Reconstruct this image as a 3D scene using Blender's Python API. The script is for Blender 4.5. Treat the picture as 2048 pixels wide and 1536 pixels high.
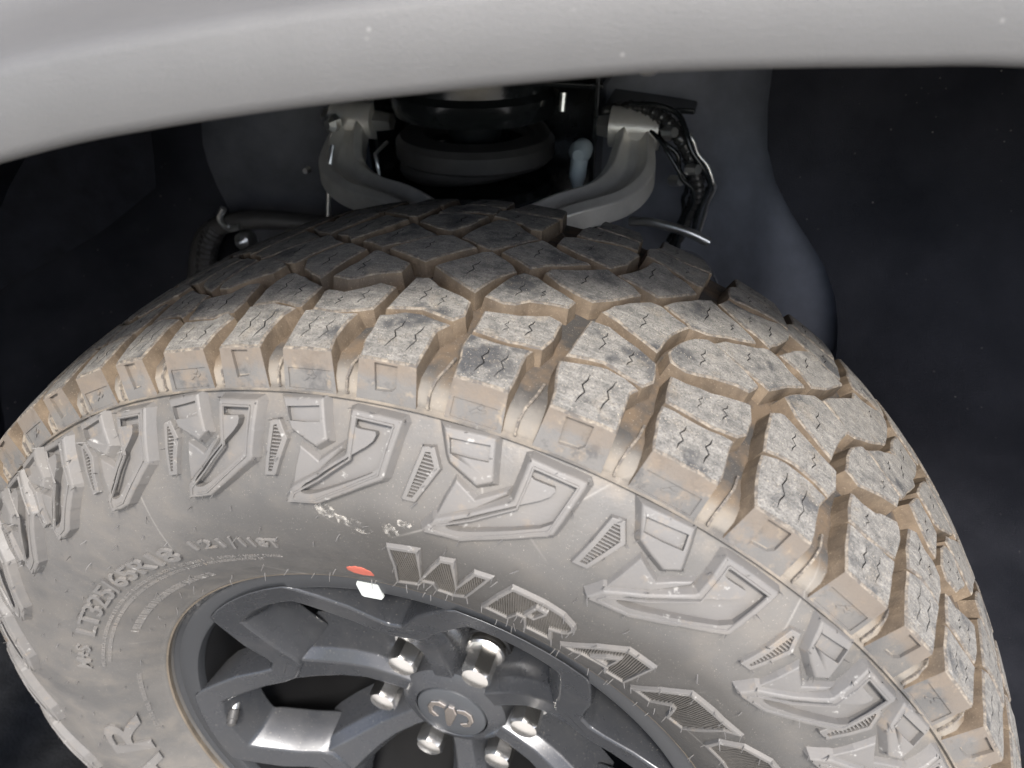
import bpy, math, random
from mathutils import Vector, Matrix
from mathutils.geometry import tessellate_polygon
random.seed(7)
PI=math.pi; RAD=math.radians
for o in list(bpy.data.objects): bpy.data.objects.remove(o)
sc=bpy.context.scene; col=sc.collection

# ------------------------------------------------------------------ camera
cam=bpy.data.cameras.new('camera'); camo=bpy.data.objects.new('camera',cam); col.objects.link(camo)
cam.sensor_width=36; cam.lens=25.01; cam.clip_start=.01; cam.clip_end=400
camo.matrix_world=Matrix(((.959848,-.154588,.234083,.159059),(.280522,.528637,-.801156,-.397573),(.000105,.834653,.550776,.609127),(0,0,0,1)))
cam.dof.use_dof=True; cam.dof.focus_distance=.47; cam.dof.aperture_fstop=8
sc.camera=camo
# ------------------------------------------------------------------ sky, sun, exposure
SUN=Vector((.26,-.74,.95)).normalized()
world=bpy.data.worlds.new('World'); sc.world=world; world.use_nodes=True
wn=world.node_tree; bg=wn.nodes['Background']; sky=wn.nodes.new('ShaderNodeTexSky'); sky.sky_type='NISHITA'; sky.sun_disc=False
sky.sun_elevation=math.asin(SUN.z); sky.sun_rotation=math.atan2(SUN.x,SUN.y); sky.dust_density=2.5; sky.air_density=1.0
wn.links.new(sky.outputs[0],bg.inputs[0]); bg.inputs[1].default_value=.15
sl=bpy.data.lights.new('sun','SUN'); sl.energy=2.9; sl.angle=RAD(10); sl.color=(1,.965,.92)
so=bpy.data.objects.new('sun',sl); col.objects.link(so); so.rotation_euler=SUN.to_track_quat('Z','Y').to_euler(); so.location=SUN*5
vs=sc.view_settings; vs.view_transform='Standard'; vs.look='None'; vs.gamma=1; vs.exposure=1.25
sc.cycles.use_denoising=True
sc.cycles.max_bounces=8

# ------------------------------------------------------------------ materials
def mat(name,build):
    m=bpy.data.materials.new(name); m.use_nodes=True; nt=m.node_tree; b=nt.nodes['Principled BSDF']
    build(nt,b); return m
def N(nt,t,**k):
    n=nt.nodes.new(t)
    for a,v in k.items():
        if a in n.inputs.keys() and not hasattr(n,a): n.inputs[a].default_value=v
        else: setattr(n,a,v)
    return n
def noise(nt,scale,detail=4,rough=.55,co=None,dim='3D'):
    n=nt.nodes.new('ShaderNodeTexNoise'); n.inputs['Scale'].default_value=scale; n.inputs['Detail'].default_value=detail; n.inputs['Roughness'].default_value=rough
    if co is None: co=nt.nodes.new('ShaderNodeTexCoord').outputs['Object']
    nt.links.new(co,n.inputs['Vector']); return n.outputs[0]
def ramp(nt,src,stops):
    r=nt.nodes.new('ShaderNodeValToRGB'); e=r.color_ramp.elements
    while len(e)<len(stops): e.new(.5)
    for i,(p,c) in enumerate(stops):
        e[i].position=p; e[i].color=(c,c,c,1) if not isinstance(c,tuple) else c+(1,)
    nt.links.new(src,r.inputs[0]); return r.outputs[0]
def mix(nt,f,a,b,mode='MIX'):
    m=nt.nodes.new('ShaderNodeMix'); m.data_type='RGBA'; m.blend_type=mode
    for s,v in ((0,f),(6,a),(7,b)):
        if hasattr(v,'links') or hasattr(v,'is_linked'): nt.links.new(v,m.inputs[s])
        elif s==0: m.inputs[0].default_value=v
        else: m.inputs[s].default_value=tuple(v)+(1,)
    return m.outputs[2]
def mth(nt,op,a,b=None):
    m=nt.nodes.new('ShaderNodeMath'); m.operation=op
    for i,v in enumerate((a,b)):
        if v is None: continue
        if hasattr(v,'is_linked'): nt.links.new(v,m.inputs[i])
        else: m.inputs[i].default_value=v
    return m.outputs[0]
def bump(nt,b,h,strength,dist=.001):
    n=nt.nodes.new('ShaderNodeBump'); n.inputs['Strength'].default_value=strength; n.inputs['Distance'].default_value=dist
    nt.links.new(h,n.inputs['Height']); nt.links.new(n.outputs[0],b.inputs['Normal'])
def polar(nt):
    """wheel coordinates: radius r, and a (angle*0.4, r, axial) vector stretched round the axle"""
    tc=nt.nodes.new('ShaderNodeTexCoord'); s=nt.nodes.new('ShaderNodeSeparateXYZ'); nt.links.new(tc.outputs['Object'],s.inputs[0])
    r=mth(nt,'SQRT',mth(nt,'ADD',mth(nt,'MULTIPLY',s.outputs[0],s.outputs[0]),mth(nt,'MULTIPLY',s.outputs[2],s.outputs[2])))
    th=mth(nt,'ARCTAN2',s.outputs[0],s.outputs[2])
    c=nt.nodes.new('ShaderNodeCombineXYZ'); nt.links.new(mth(nt,'MULTIPLY',th,.4),c.inputs[0]); nt.links.new(r,c.inputs[1]); nt.links.new(s.outputs[1],c.inputs[2])
    return r,th,s.outputs[1],c.outputs[0],tc.outputs['Object']

def b_top(nt,b):
    r,th,y,pc,oc=polar(nt)
    big=noise(nt,26,4,.6,oc); fine=noise(nt,900,3,.7,oc); mid=noise(nt,130,4,.65,oc)
    # scuffs running round the tread
    mp=nt.nodes.new('ShaderNodeMapping'); nt.links.new(pc,mp.inputs[0]); mp.inputs['Scale'].default_value=(120,1,700); mp.inputs['Rotation'].default_value=(0,.25,0)
    scf=noise(nt,1,3,.7,mp.outputs[0])
    c=mix(nt,ramp(nt,mid,[(.3,0.),(.72,1.)]),(.098,.095,.089),(.235,.222,.200))
    c=mix(nt,ramp(nt,scf,[(.5,0.),(.75,.55)]),c,(.36,.345,.315))
    c=mix(nt,ramp(nt,big,[(.555,0.),(.65,.85)]),c,(.038,.040,.044))
    c=mix(nt,ramp(nt,noise(nt,48,5,.7,oc),[(.56,0.),(.70,.6)]),c,(.215,.185,.145))
    c=mix(nt,ramp(nt,fine,[(.38,.65),(.5,0.)]),c,(.055,.052,.049))
    c=mix(nt,ramp(nt,noise(nt,1500,1,.5,oc),[(.70,0.),(.73,1.)]),c,(.5,.44,.35))
    nt.links.new(c,b.inputs['Base Color']); b.inputs['Roughness'].default_value=.72; b.inputs['Specular IOR Level'].default_value=.35
    bump(nt,b,mth(nt,'ADD',mth(nt,'MULTIPLY',fine,.6),mth(nt,'ADD',mth(nt,'MULTIPLY',mid,.9),mth(nt,'MULTIPLY',scf,.5))),.75,.0011)
def b_side(nt,b):
    r,th,y,pc,oc=polar(nt)
    mid=noise(nt,70,4,.6,oc); fine=noise(nt,1000,3,.7,oc); big=noise(nt,22,3,.6,oc)
    c=mix(nt,ramp(nt,mid,[(.35,0.),(.65,1.)]),(.092,.070,.050),(.160,.122,.085))
    c=mix(nt,ramp(nt,big,[(.52,0.),(.66,.75)]),c,(.085,.07,.055))
    c=mix(nt,ramp(nt,fine,[(.6,0.),(.7,.5)]),c,(.30,.25,.18))
    nt.links.new(c,b.inputs['Base Color']); b.inputs['Roughness'].default_value=.85; b.inputs['Specular IOR Level'].default_value=.2
    bump(nt,b,fine,.5,.0007)
def wallcol(nt,oc,pc,r):
    big=noise(nt,9,4,.6,oc); mid=noise(nt,45,4,.6,oc)
    c=mix(nt,ramp(nt,big,[(.3,0.),(.7,1.)]),(.070,.068,.065),(.120,.112,.102))
    c=mix(nt,ramp(nt,mid,[(.45,0.),(.75,.5)]),c,(.150,.132,.110))
    return c,big,mid
def b_wall(nt,b):
    r,th,y,pc,oc=polar(nt)
    c,big,mid=wallcol(nt,oc,pc,r)
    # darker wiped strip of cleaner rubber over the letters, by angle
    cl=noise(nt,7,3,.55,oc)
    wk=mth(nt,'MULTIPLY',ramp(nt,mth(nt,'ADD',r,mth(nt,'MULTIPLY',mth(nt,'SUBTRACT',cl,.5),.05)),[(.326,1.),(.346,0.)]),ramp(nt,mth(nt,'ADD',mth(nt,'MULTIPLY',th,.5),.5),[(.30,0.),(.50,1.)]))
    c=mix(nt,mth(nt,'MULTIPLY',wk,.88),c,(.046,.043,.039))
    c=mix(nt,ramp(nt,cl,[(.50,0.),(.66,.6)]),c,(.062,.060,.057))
    # tan dust in the shoulder channels and along the mould line
    dn=noise(nt,38,4,.65,oc)
    k=mth(nt,'MULTIPLY',ramp(nt,dn,[(.42,0.),(.62,1.)]),ramp(nt,r,[(.388,0.),(.399,1.)]))
    c=mix(nt,k,c,(.185,.155,.120))
    rr=mth(nt,'ADD',r,mth(nt,'MULTIPLY',mth(nt,'SUBTRACT',dn,.5),.012))
    c=mix(nt,ramp(nt,rr,[(.3985,0.),(.4000,.6),(.407,.45),(.413,.0)]),c,(.25,.225,.19))
    k2=ramp(nt,rr,[(.4105,0.),(.4150,1.)])
    c=mix(nt,k2,c,mix(nt,ramp(nt,dn,[(.40,0.),(.60,1.)]),(.050,.047,.044),(.115,.086,.060)))
    # dried water runs and fine scratches
    mp=nt.nodes.new('ShaderNodeMapping'); nt.links.new(oc,mp.inputs[0]); mp.inputs['Rotation'].default_value=(.3,.7,.2)
    sc1=nt.nodes.new('ShaderNodeTexVoronoi'); sc1.feature='DISTANCE_TO_EDGE'; sc1.inputs['Scale'].default_value=8; nt.links.new(mp.outputs[0],sc1.inputs[0])
    c=mix(nt,mth(nt,'MULTIPLY',ramp(nt,sc1.outputs[0],[(.0,.35),(.006,0.)]),ramp(nt,big,[(.5,0.),(.6,1.)])),c,(.34,.32,.29))
    fine=noise(nt,1300,2,.6,oc)
    c=mix(nt,ramp(nt,fine,[(.68,0.),(.74,.7)]),c,(.42,.38,.32))
    nt.links.new(c,b.inputs['Base Color']); b.inputs['Specular IOR Level'].default_value=.5
    nt.links.new(mth(nt,'MAXIMUM',ramp(nt,mid,[(.3,.40),(.7,.62)]),ramp(nt,r,[(.398,0.),(.401,.92)])),b.inputs['Roughness'])
    nt.links.new(ramp(nt,r,[(.398,.5),(.401,.12)]),b.inputs['Specular IOR Level'])
    bump(nt,b,mth(nt,'ADD',mth(nt,'MULTIPLY',noise(nt,500,3,.6,oc),.35),mth(nt,'MULTIPLY',mid,1.2)),.35,.0012)
def b_raised(nt,b):
    r,th,y,pc,oc=polar(nt)
    c,big,mid=wallcol(nt,oc,pc,r)
    dn=noise(nt,60,4,.7,oc)
    c=mix(nt,.30,c,(.185,.176,.168))
    c=mix(nt,ramp(nt,dn,[(.60,0.),(.74,.5)]),c,(.22,.17,.118))
    c=mix(nt,ramp(nt,noise(nt,150,3,.7,oc),[(.64,0.),(.72,.7)]),c,(.34,.33,.31))
    nt.links.new(c,b.inputs['Base Color']); nt.links.new(ramp(nt,mid,[(.3,.48),(.7,.68)]),b.inputs['Roughness'])
    bump(nt,b,mth(nt,'ADD',mth(nt,'MULTIPLY',noise(nt,600,3,.6,oc),.4),mid),.35,.0009)
def b_shoulder(nt,b):
    r,th,y,pc,oc=polar(nt)
    c,big,mid=wallcol(nt,oc,pc,r)
    dn=noise(nt,34,4,.7,oc)
    rr=mth(nt,'ADD',r,mth(nt,'MULTIPLY',mth(nt,'SUBTRACT',dn,.5),.020))
    c=mix(nt,ramp(nt,big,[(.35,.05),(.65,.45)]),c,(.150,.144,.136))
    c=mix(nt,ramp(nt,noise(nt,55,5,.7,oc),[(.50,0.),(.66,.6)]),c,(.175,.135,.097))
    c=mix(nt,ramp(nt,noise(nt,75,4,.7,oc),[(.34,.8),(.46,0.)]),c,(.065,.062,.06))
    c=mix(nt,ramp(nt,rr,[(.4115,0.),(.4145,.6)]),c,(.140,.109,.080))
    c=mix(nt,ramp(nt,noise(nt,90,3,.7,oc),[(.62,0.),(.74,.5)]),c,(.30,.235,.16))
    nt.links.new(c,b.inputs['Base Color']); b.inputs['Roughness'].default_value=.62
    bump(nt,b,mth(nt,'ADD',mth(nt,'MULTIPLY',noise(nt,700,3,.6,oc),.5),mid),.4,.001)
def plain(colr,rough,metal=0,bs=None,bstr=.3,var=0,spec=.5,bdist=.001):
    def f(nt,b):
        oc=nt.nodes.new('ShaderNodeTexCoord').outputs['Object']
        c=tuple(colr)
        if var:
            k=noise(nt,30,4,.6,oc); cc=mix(nt,ramp(nt,k,[(.3,0.),(.7,1.)]),[x*(1-var) for x in c],[min(1,x*(1+var)) for x in c]); nt.links.new(cc,b.inputs['Base Color'])
        else: b.inputs['Base Color'].default_value=c+(1,)
        b.inputs['Roughness'].default_value=rough; b.inputs['Metallic'].default_value=metal; b.inputs['Specular IOR Level'].default_value=spec
        if bs: bump(nt,b,noise(nt,bs,3,.6,oc),bstr,bdist)
    return f
M={}
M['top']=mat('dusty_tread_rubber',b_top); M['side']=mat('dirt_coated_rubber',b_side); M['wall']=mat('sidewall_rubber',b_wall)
M['letterdark']=mat('clean_letter_rubber',plain((.082,.075,.066),.55,0,500,.3,.25))
M['raised']=mat('raised_rubber',b_raised); M['shoulder']=mat('shoulder_rubber',b_shoulder)
def b_edge(nt,b):
    r,th,y,pc,oc=polar(nt)
    n=noise(nt,260,4,.75,oc); c=mix(nt,ramp(nt,n,[(.42,0.),(.66,1.)]),(.085,.075,.066),(.24,.205,.160))
    nt.links.new(c,b.inputs['Base Color']); b.inputs['Roughness'].default_value=.8; bump(nt,b,n,.7,.001)
M['edge']=mat('dusty_worn_edge',b_edge)
M['black']=mat('sipe_dark',plain((.012,.012,.012),.9))
def b_rim(nt,b):
    oc=nt.nodes.new('ShaderNodeTexCoord').outputs['Object']
    c=mix(nt,ramp(nt,noise(nt,22,5,.65,oc),[(.5,0.),(.8,.3)]),(.043,.045,.049),(.08,.076,.07))
    c=mix(nt,ramp(nt,noise(nt,600,2,.6,oc),[(.66,0.),(.72,.6)]),c,(.20,.19,.17))
    nt.links.new(c,b.inputs['Base Color']); b.inputs['Metallic'].default_value=.35
    nt.links.new(ramp(nt,noise(nt,22,5,.65,oc),[(.4,.24),(.75,.42)]),b.inputs['Roughness']); bump(nt,b,noise(nt,900,3,.6,oc),.05,.001)
M['rim']=mat('satin_charcoal_paint',b_rim)
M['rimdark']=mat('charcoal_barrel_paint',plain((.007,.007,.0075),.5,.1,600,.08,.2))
def b_lip(nt,b):
    r,th,y,pc,oc=polar(nt)
    mp=nt.nodes.new('ShaderNodeMapping'); nt.links.new(pc,mp.inputs[0]); mp.inputs['Scale'].default_value=(120,420,300)
    n=noise(nt,1,4,.75,mp.outputs[0])
    k=mth(nt,'MULTIPLY',mth(nt,'MULTIPLY',ramp(nt,mth(nt,'ADD',r,mth(nt,'MULTIPLY',mth(nt,'SUBTRACT',n,.5),.006)),[(.2380,0.),(.2395,1.)]),ramp(nt,n,[(.44,0.),(.60,.8)])),ramp(nt,mth(nt,'ABSOLUTE',mth(nt,'ADD',th,.1)),[(.75,1.),(.95,0.)]))
    c=mix(nt,k,(.040,.042,.045),(.36,.34,.31))
    nt.links.new(c,b.inputs['Base Color']); b.inputs['Metallic'].default_value=.3; nt.links.new(ramp(nt,k,[(0.,.34),(1.,.8)]),b.inputs['Roughness'])
    bump(nt,b,mth(nt,'MULTIPLY',n,k),.6,.001)
M['lip']=mat('rim_lip_paint',b_lip)
M['chrome']=mat('chrome_plate',plain((.88,.86,.82),.26,1,60,.05,.06))
M['cap']=mat('cap_plastic',plain((.045,.048,.052),.4,.1))
M['emblem']=mat('emblem_metal',plain((.55,.5,.46),.25,1))
M['white']=mat('white_sticker',plain((.40,.42,.40),.5,0,300,.2,.08))
M['bead']=mat('dirty_bead',plain((.105,.085,.062),.8,0,400,.5,.35))
M['whisk']=mat('whisker_rubber',plain((.10,.095,.09),.5))
def b_flare(nt,b):
    oc=nt.nodes.new('ShaderNodeTexCoord').outputs['Object']
    c=mix(nt,ramp(nt,noise(nt,14,4,.6,oc),[(.3,0.),(.7,1.)]),(.084,.0825,.080),(.100,.098,.095))
    v=nt.nodes.new('ShaderNodeTexVoronoi'); v.inputs['Scale'].default_value=130; nt.links.new(oc,v.inputs[0])
    k=mth(nt,'MULTIPLY',ramp(nt,v.outputs['Distance'],[(.06,1.),(.12,0.)]),ramp(nt,noise(nt,70,2,.7,oc),[(.60,0.),(.68,.9)]))
    c=mix(nt,k,c,(.34,.33,.31)); c=mix(nt,ramp(nt,noise(nt,2200,2,.6,oc),[(.35,.35),(.6,0.)]),c,(.07,.07,.07))
    nt.links.new(c,b.inputs['Base Color']); b.inputs['Roughness'].default_value=.48; bump(nt,b,noise(nt,1500,3,.6,oc),.6,.0006)
M['flare']=mat('grained_grey_plastic',b_flare)
M['body']=mat('body_paint',plain((.21,.205,.215),.35,0,None,0,.03))
M['liner']=mat('black_liner_plastic',plain((.008,.009,.013),.7,0,350,.3,.4,.12))
M['wall_in']=mat('inner_panel_dark_grey',plain((.075,.078,.088),.6,0,200,.1,.2,.3))
M['wall_grey']=mat('inner_wall_grey',plain((.17,.18,.21),.6,0,200,.1,.15,.3))
M['pale']=mat('pale_fitting_plastic',plain((.30,.35,.37),.4))
def b_felt(nt,b):
    oc=nt.nodes.new('ShaderNodeTexCoord').outputs['Object']
    c=mix(nt,ramp(nt,noise(nt,9,4,.6,oc),[(.35,0.),(.7,1.)]),(.007,.008,.012),(.020,.021,.027))
    v=nt.nodes.new('ShaderNodeTexVoronoi'); v.inputs['Scale'].default_value=85; nt.links.new(oc,v.inputs[0])
    k=mth(nt,'MULTIPLY',ramp(nt,v.outputs['Distance'],[(.05,1.),(.09,0.)]),ramp(nt,noise(nt,20,3,.7,oc),[(.46,0.),(.62,1.)]))
    c=mix(nt,k,c,(.13,.125,.12)); nt.links.new(c,b.inputs['Base Color']); b.inputs['Roughness'].default_value=.75; b.inputs['Specular IOR Level'].default_value=.2
    bump(nt,b,noise(nt,900,3,.6,oc),.6,.001)
M['fabric']=mat('dusty_black_felt',b_felt)
M['gloss']=mat('gloss_black_paint',plain((.012,.014,.015),.18,0,40,.05,.2))
M['arm']=mat('cast_aluminium',plain((.58,.56,.52),.33,.5,500,.25,.12))
M['steel']=mat('zinc_steel',plain((.62,.62,.60),.28,.9,200,.1,.1))
M['rust']=mat('brake_iron',plain((.05,.043,.038),.6,.4,120,.3,.3))
M['rubberdark']=mat('bushing_rubber',plain((.045,.043,.041),.5,0,300,.2,.2))
M['loom']=mat('woven_loom',plain((.03,.03,.03),.25,0,None,0,.2))
M['ground']=mat('black_asphalt',plain((.0075,.0075,.0078),.9,0,260,.8,.4,.1,.004))
M['bounce_concrete']=mat('added_bounce_concrete',plain((.36,.345,.32),.85,0,60,.4,.12))
M['red']=mat('red_crayon',plain((.42,.10,.065),.7,0,300,.4,.3))
def b_spl(nt,b):
    oc=nt.nodes.new('ShaderNodeTexCoord').outputs['Object']; n=noise(nt,190,4,.7,oc)
    b.inputs['Base Color'].default_value=(.42,.40,.36,1); b.inputs['Roughness'].default_value=.75
    c=mix(nt,ramp(nt,n,[(.4,0.),(.6,1.)]),(.15,.143,.13),(.40,.375,.335)); nt.links.new(c,b.inputs['Base Color'])
    nt.links.new(ramp(nt,n,[(.44,.0),(.62,.8)]),b.inputs['Alpha']); bump(nt,b,n,.8,.001)
M['splash']=mat('dried_splash',b_spl)

# ------------------------------------------------------------------ helpers
def link(name,me,parent=None,mats=()):
    o=bpy.data.objects.new(name,me); col.objects.link(o); o.parent=parent
    for m in mats: me.materials.append(M[m])
    return o
def empty(name,label,cat,group=None,loc=(0,0,0)):
    o=bpy.data.objects.new(name,None); col.objects.link(o); o.empty_display_size=.05; o['label']=label; o['category']=cat; o.location=loc
    if group:o['group']=group
    return o
def tag(o,label,cat,group=None):
    o['label']=label;o['category']=cat
    if group:o['group']=group
    return o
def smooth(me,ang=35):
    for p in me.polygons:p.use_smooth=True
    me.set_sharp_from_angle(angle=RAD(ang))
def mk(name,V,F,parent,mats,sm=None,bevel=0,seg=2,fm=None):
    me=bpy.data.meshes.new(name); me.from_pydata([tuple(v) for v in V],[],F)
    o=link(name,me,parent,mats)
    if fm:
        for p,i in zip(me.polygons,fm):p.material_index=i
    if sm:smooth(me,sm)
    if bevel:
        b=o.modifiers.new('bevel','BEVEL');b.width=bevel;b.segments=seg;b.limit_method='ANGLE';b.angle_limit=RAD(28)
        if not sm: 
            for p in me.polygons:p.use_smooth=True
        b.harden_normals=True
    return o
def area(l): return .5*sum(l[i][0]*l[(i+1)%len(l)][1]-l[(i+1)%len(l)][0]*l[i][1] for i in range(len(l)))
def ccw(l): return list(l) if area(l)>0 else list(reversed(l))
def resample(l,step):
    out=[]
    for i,a in enumerate(l):
        b=l[(i+1)%len(l)];d=math.hypot(b[0]-a[0],b[1]-a[1]);n=max(1,round(d/step))
        for k in range(n): out.append((a[0]+(b[0]-a[0])*k/n,a[1]+(b[1]-a[1])*k/n))
    return out
def offset(l,d):
    """offset a CCW loop outwards by d (negative = inwards)"""
    out=[];n=len(l)
    for i in range(n):
        a,b,c=l[i-1],l[i],l[(i+1)%n]
        e1=Vector((b[0]-a[0],b[1]-a[1]));e2=Vector((c[0]-b[0],c[1]-b[1]))
        if e1.length<1e-9 or e2.length<1e-9: out.append(b);continue
        e1.normalize();e2.normalize();n1=Vector((e1.y,-e1.x));n2=Vector((e2.y,-e2.x));m=n1+n2
        if m.length<1e-6:m=n1
        m.normalize();k=d/max(.45,m.dot(n1));out.append((b[0]+m.x*k,b[1]+m.y*k))
    return out
def chaikin(l,it=1,t=.2):
    for _ in range(it):
        o=[]
        for i,a in enumerate(l):
            b=l[(i+1)%len(l)];o+= [(a[0]*(1-t)+b[0]*t,a[1]*(1-t)+b[1]*t),(a[0]*t+b[0]*(1-t),a[1]*t+b[1]*(1-t))]
        l=o
    return l
def inside(p,l):
    c=False
    for i in range(len(l)):
        a,b=l[i],l[i-1]
        if (a[1]>p[1])!=(b[1]>p[1]) and p[0]<(b[0]-a[0])*(p[1]-a[1])/(b[1]-a[1])+a[0]: c=not c
    return c
def edist(p,l):
    m=9
    for i in range(len(l)):
        a=Vector(l[i]);b=Vector(l[i-1]);ab=b-a;t=max(0,min(1,(Vector(p)-a).dot(ab)/max(ab.length_squared,1e-12)));m=min(m,(a+ab*t-Vector(p)).length)
    return m
def scan(l,axis,v):
    """intervals where the line coord[axis]=v lies inside the loop"""
    xs=[];o=1-axis
    for i in range(len(l)):
        a,b=l[i],l[i-1]
        if (a[axis]>v)!=(b[axis]>v): xs.append(a[o]+(b[o]-a[o])*(v-a[axis])/(b[axis]-a[axis]))
    xs.sort();return [(xs[i],xs[i+1]) for i in range(0,len(xs)-1,2)]

# ------------------------------------------------------------------ tyre surfaces
R0=.436; YE=.1215; SWR=.35
def rt(y):return R0-.8*y*y-8*y**4
SP=[(.240,-.112),(.243,-.115),(.252,-.1225),(.27,-.134),(.30,-.1455),(.33,-.150),(.36,-.147),(.385,-.136),(.399,-.1265)]
def grad():
    g=[]
    for i in range(len(SP)):
        a=SP[max(0,i-1)];b=SP[min(len(SP)-1,i+1)];g.append((b[1]-a[1])/(b[0]-a[0]))
    return g
SG=grad()
def ys(r):
    i=0
    while i<len(SP)-2 and r>SP[i+1][0]:i+=1
    h=SP[i+1][0]-SP[i][0];t=(r-SP[i][0])/h
    return (2*t**3-3*t**2+1)*SP[i][1]+(t**3-2*t**2+t)*h*SG[i]+(-2*t**3+3*t**2)*SP[i+1][1]+(t**3-t**2)*h*SG[i+1]
def pol3(r,th,y):return Vector((r*math.sin(th),y,r*math.cos(th)))
def mtread(p,q,h):return pol3(rt(q)+h,p/R0,q)
def ntread(p,q):
    s=1.6*q+32*q**3;th=p/R0;n=Vector((math.sin(th),s,math.cos(th)));n.normalize();return n
def mside(p,q,h):
    d=(ys(q+.001)-ys(q-.001))/.002;k=math.sqrt(1+d*d);return pol3(q+d*h/k,p/SWR,ys(q)-h/k)
def nside(p,q):
    d=(ys(q+.001)-ys(q-.001))/.002;k=math.sqrt(1+d*d);return pol3(d/k,p/SWR,-1/k)
def mflat(y0):
    return (lambda p,q,h:Vector((p,y0-h,q))),(lambda p,q:Vector((0,-1,0)))

class Geo:
    def __init__(s):s.V=[];s.F=[];s.N=[];s.m=[]
    def v(s,p):s.V.append(p);return len(s.V)-1
    def f(s,idx,mi,nrm=None):
        if len(set(idx))<3:return
        if nrm is None:
            a,b,c=[s.V[i] for i in idx[:3]];n=(b-a).cross(c-a)
            if n.length<1e-12 and len(idx)>3:
                c=s.V[idx[3]];n=(b-a).cross(c-a)
            n=n.normalized() if n.length>1e-14 else Vector((0,0,1));nrm=[n]*len(idx)
        s.F.append(tuple(idx));s.N.extend(nrm);s.m.append(mi)
    def add(s,o):
        k=len(s.V);s.V+=o.V;s.F+=[tuple(i+k for i in f) for f in o.F];s.N+=o.N;s.m+=o.m
    def build(s,name,parent,mats):
        me=bpy.data.meshes.new(name);me.from_pydata([tuple(v) for v in s.V],[],s.F)
        ok=len(me.loops)==len(s.N)
        for p,i in zip(me.polygons,s.m):p.material_index=i;p.use_smooth=True
        if ok: me.normals_split_custom_set([tuple(n) for n in s.N])
        return link(name,me,parent,mats)
def nshould(p,sgn):
    return pol3(.265,p/R0,.964*sgn).normalized()
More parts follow.
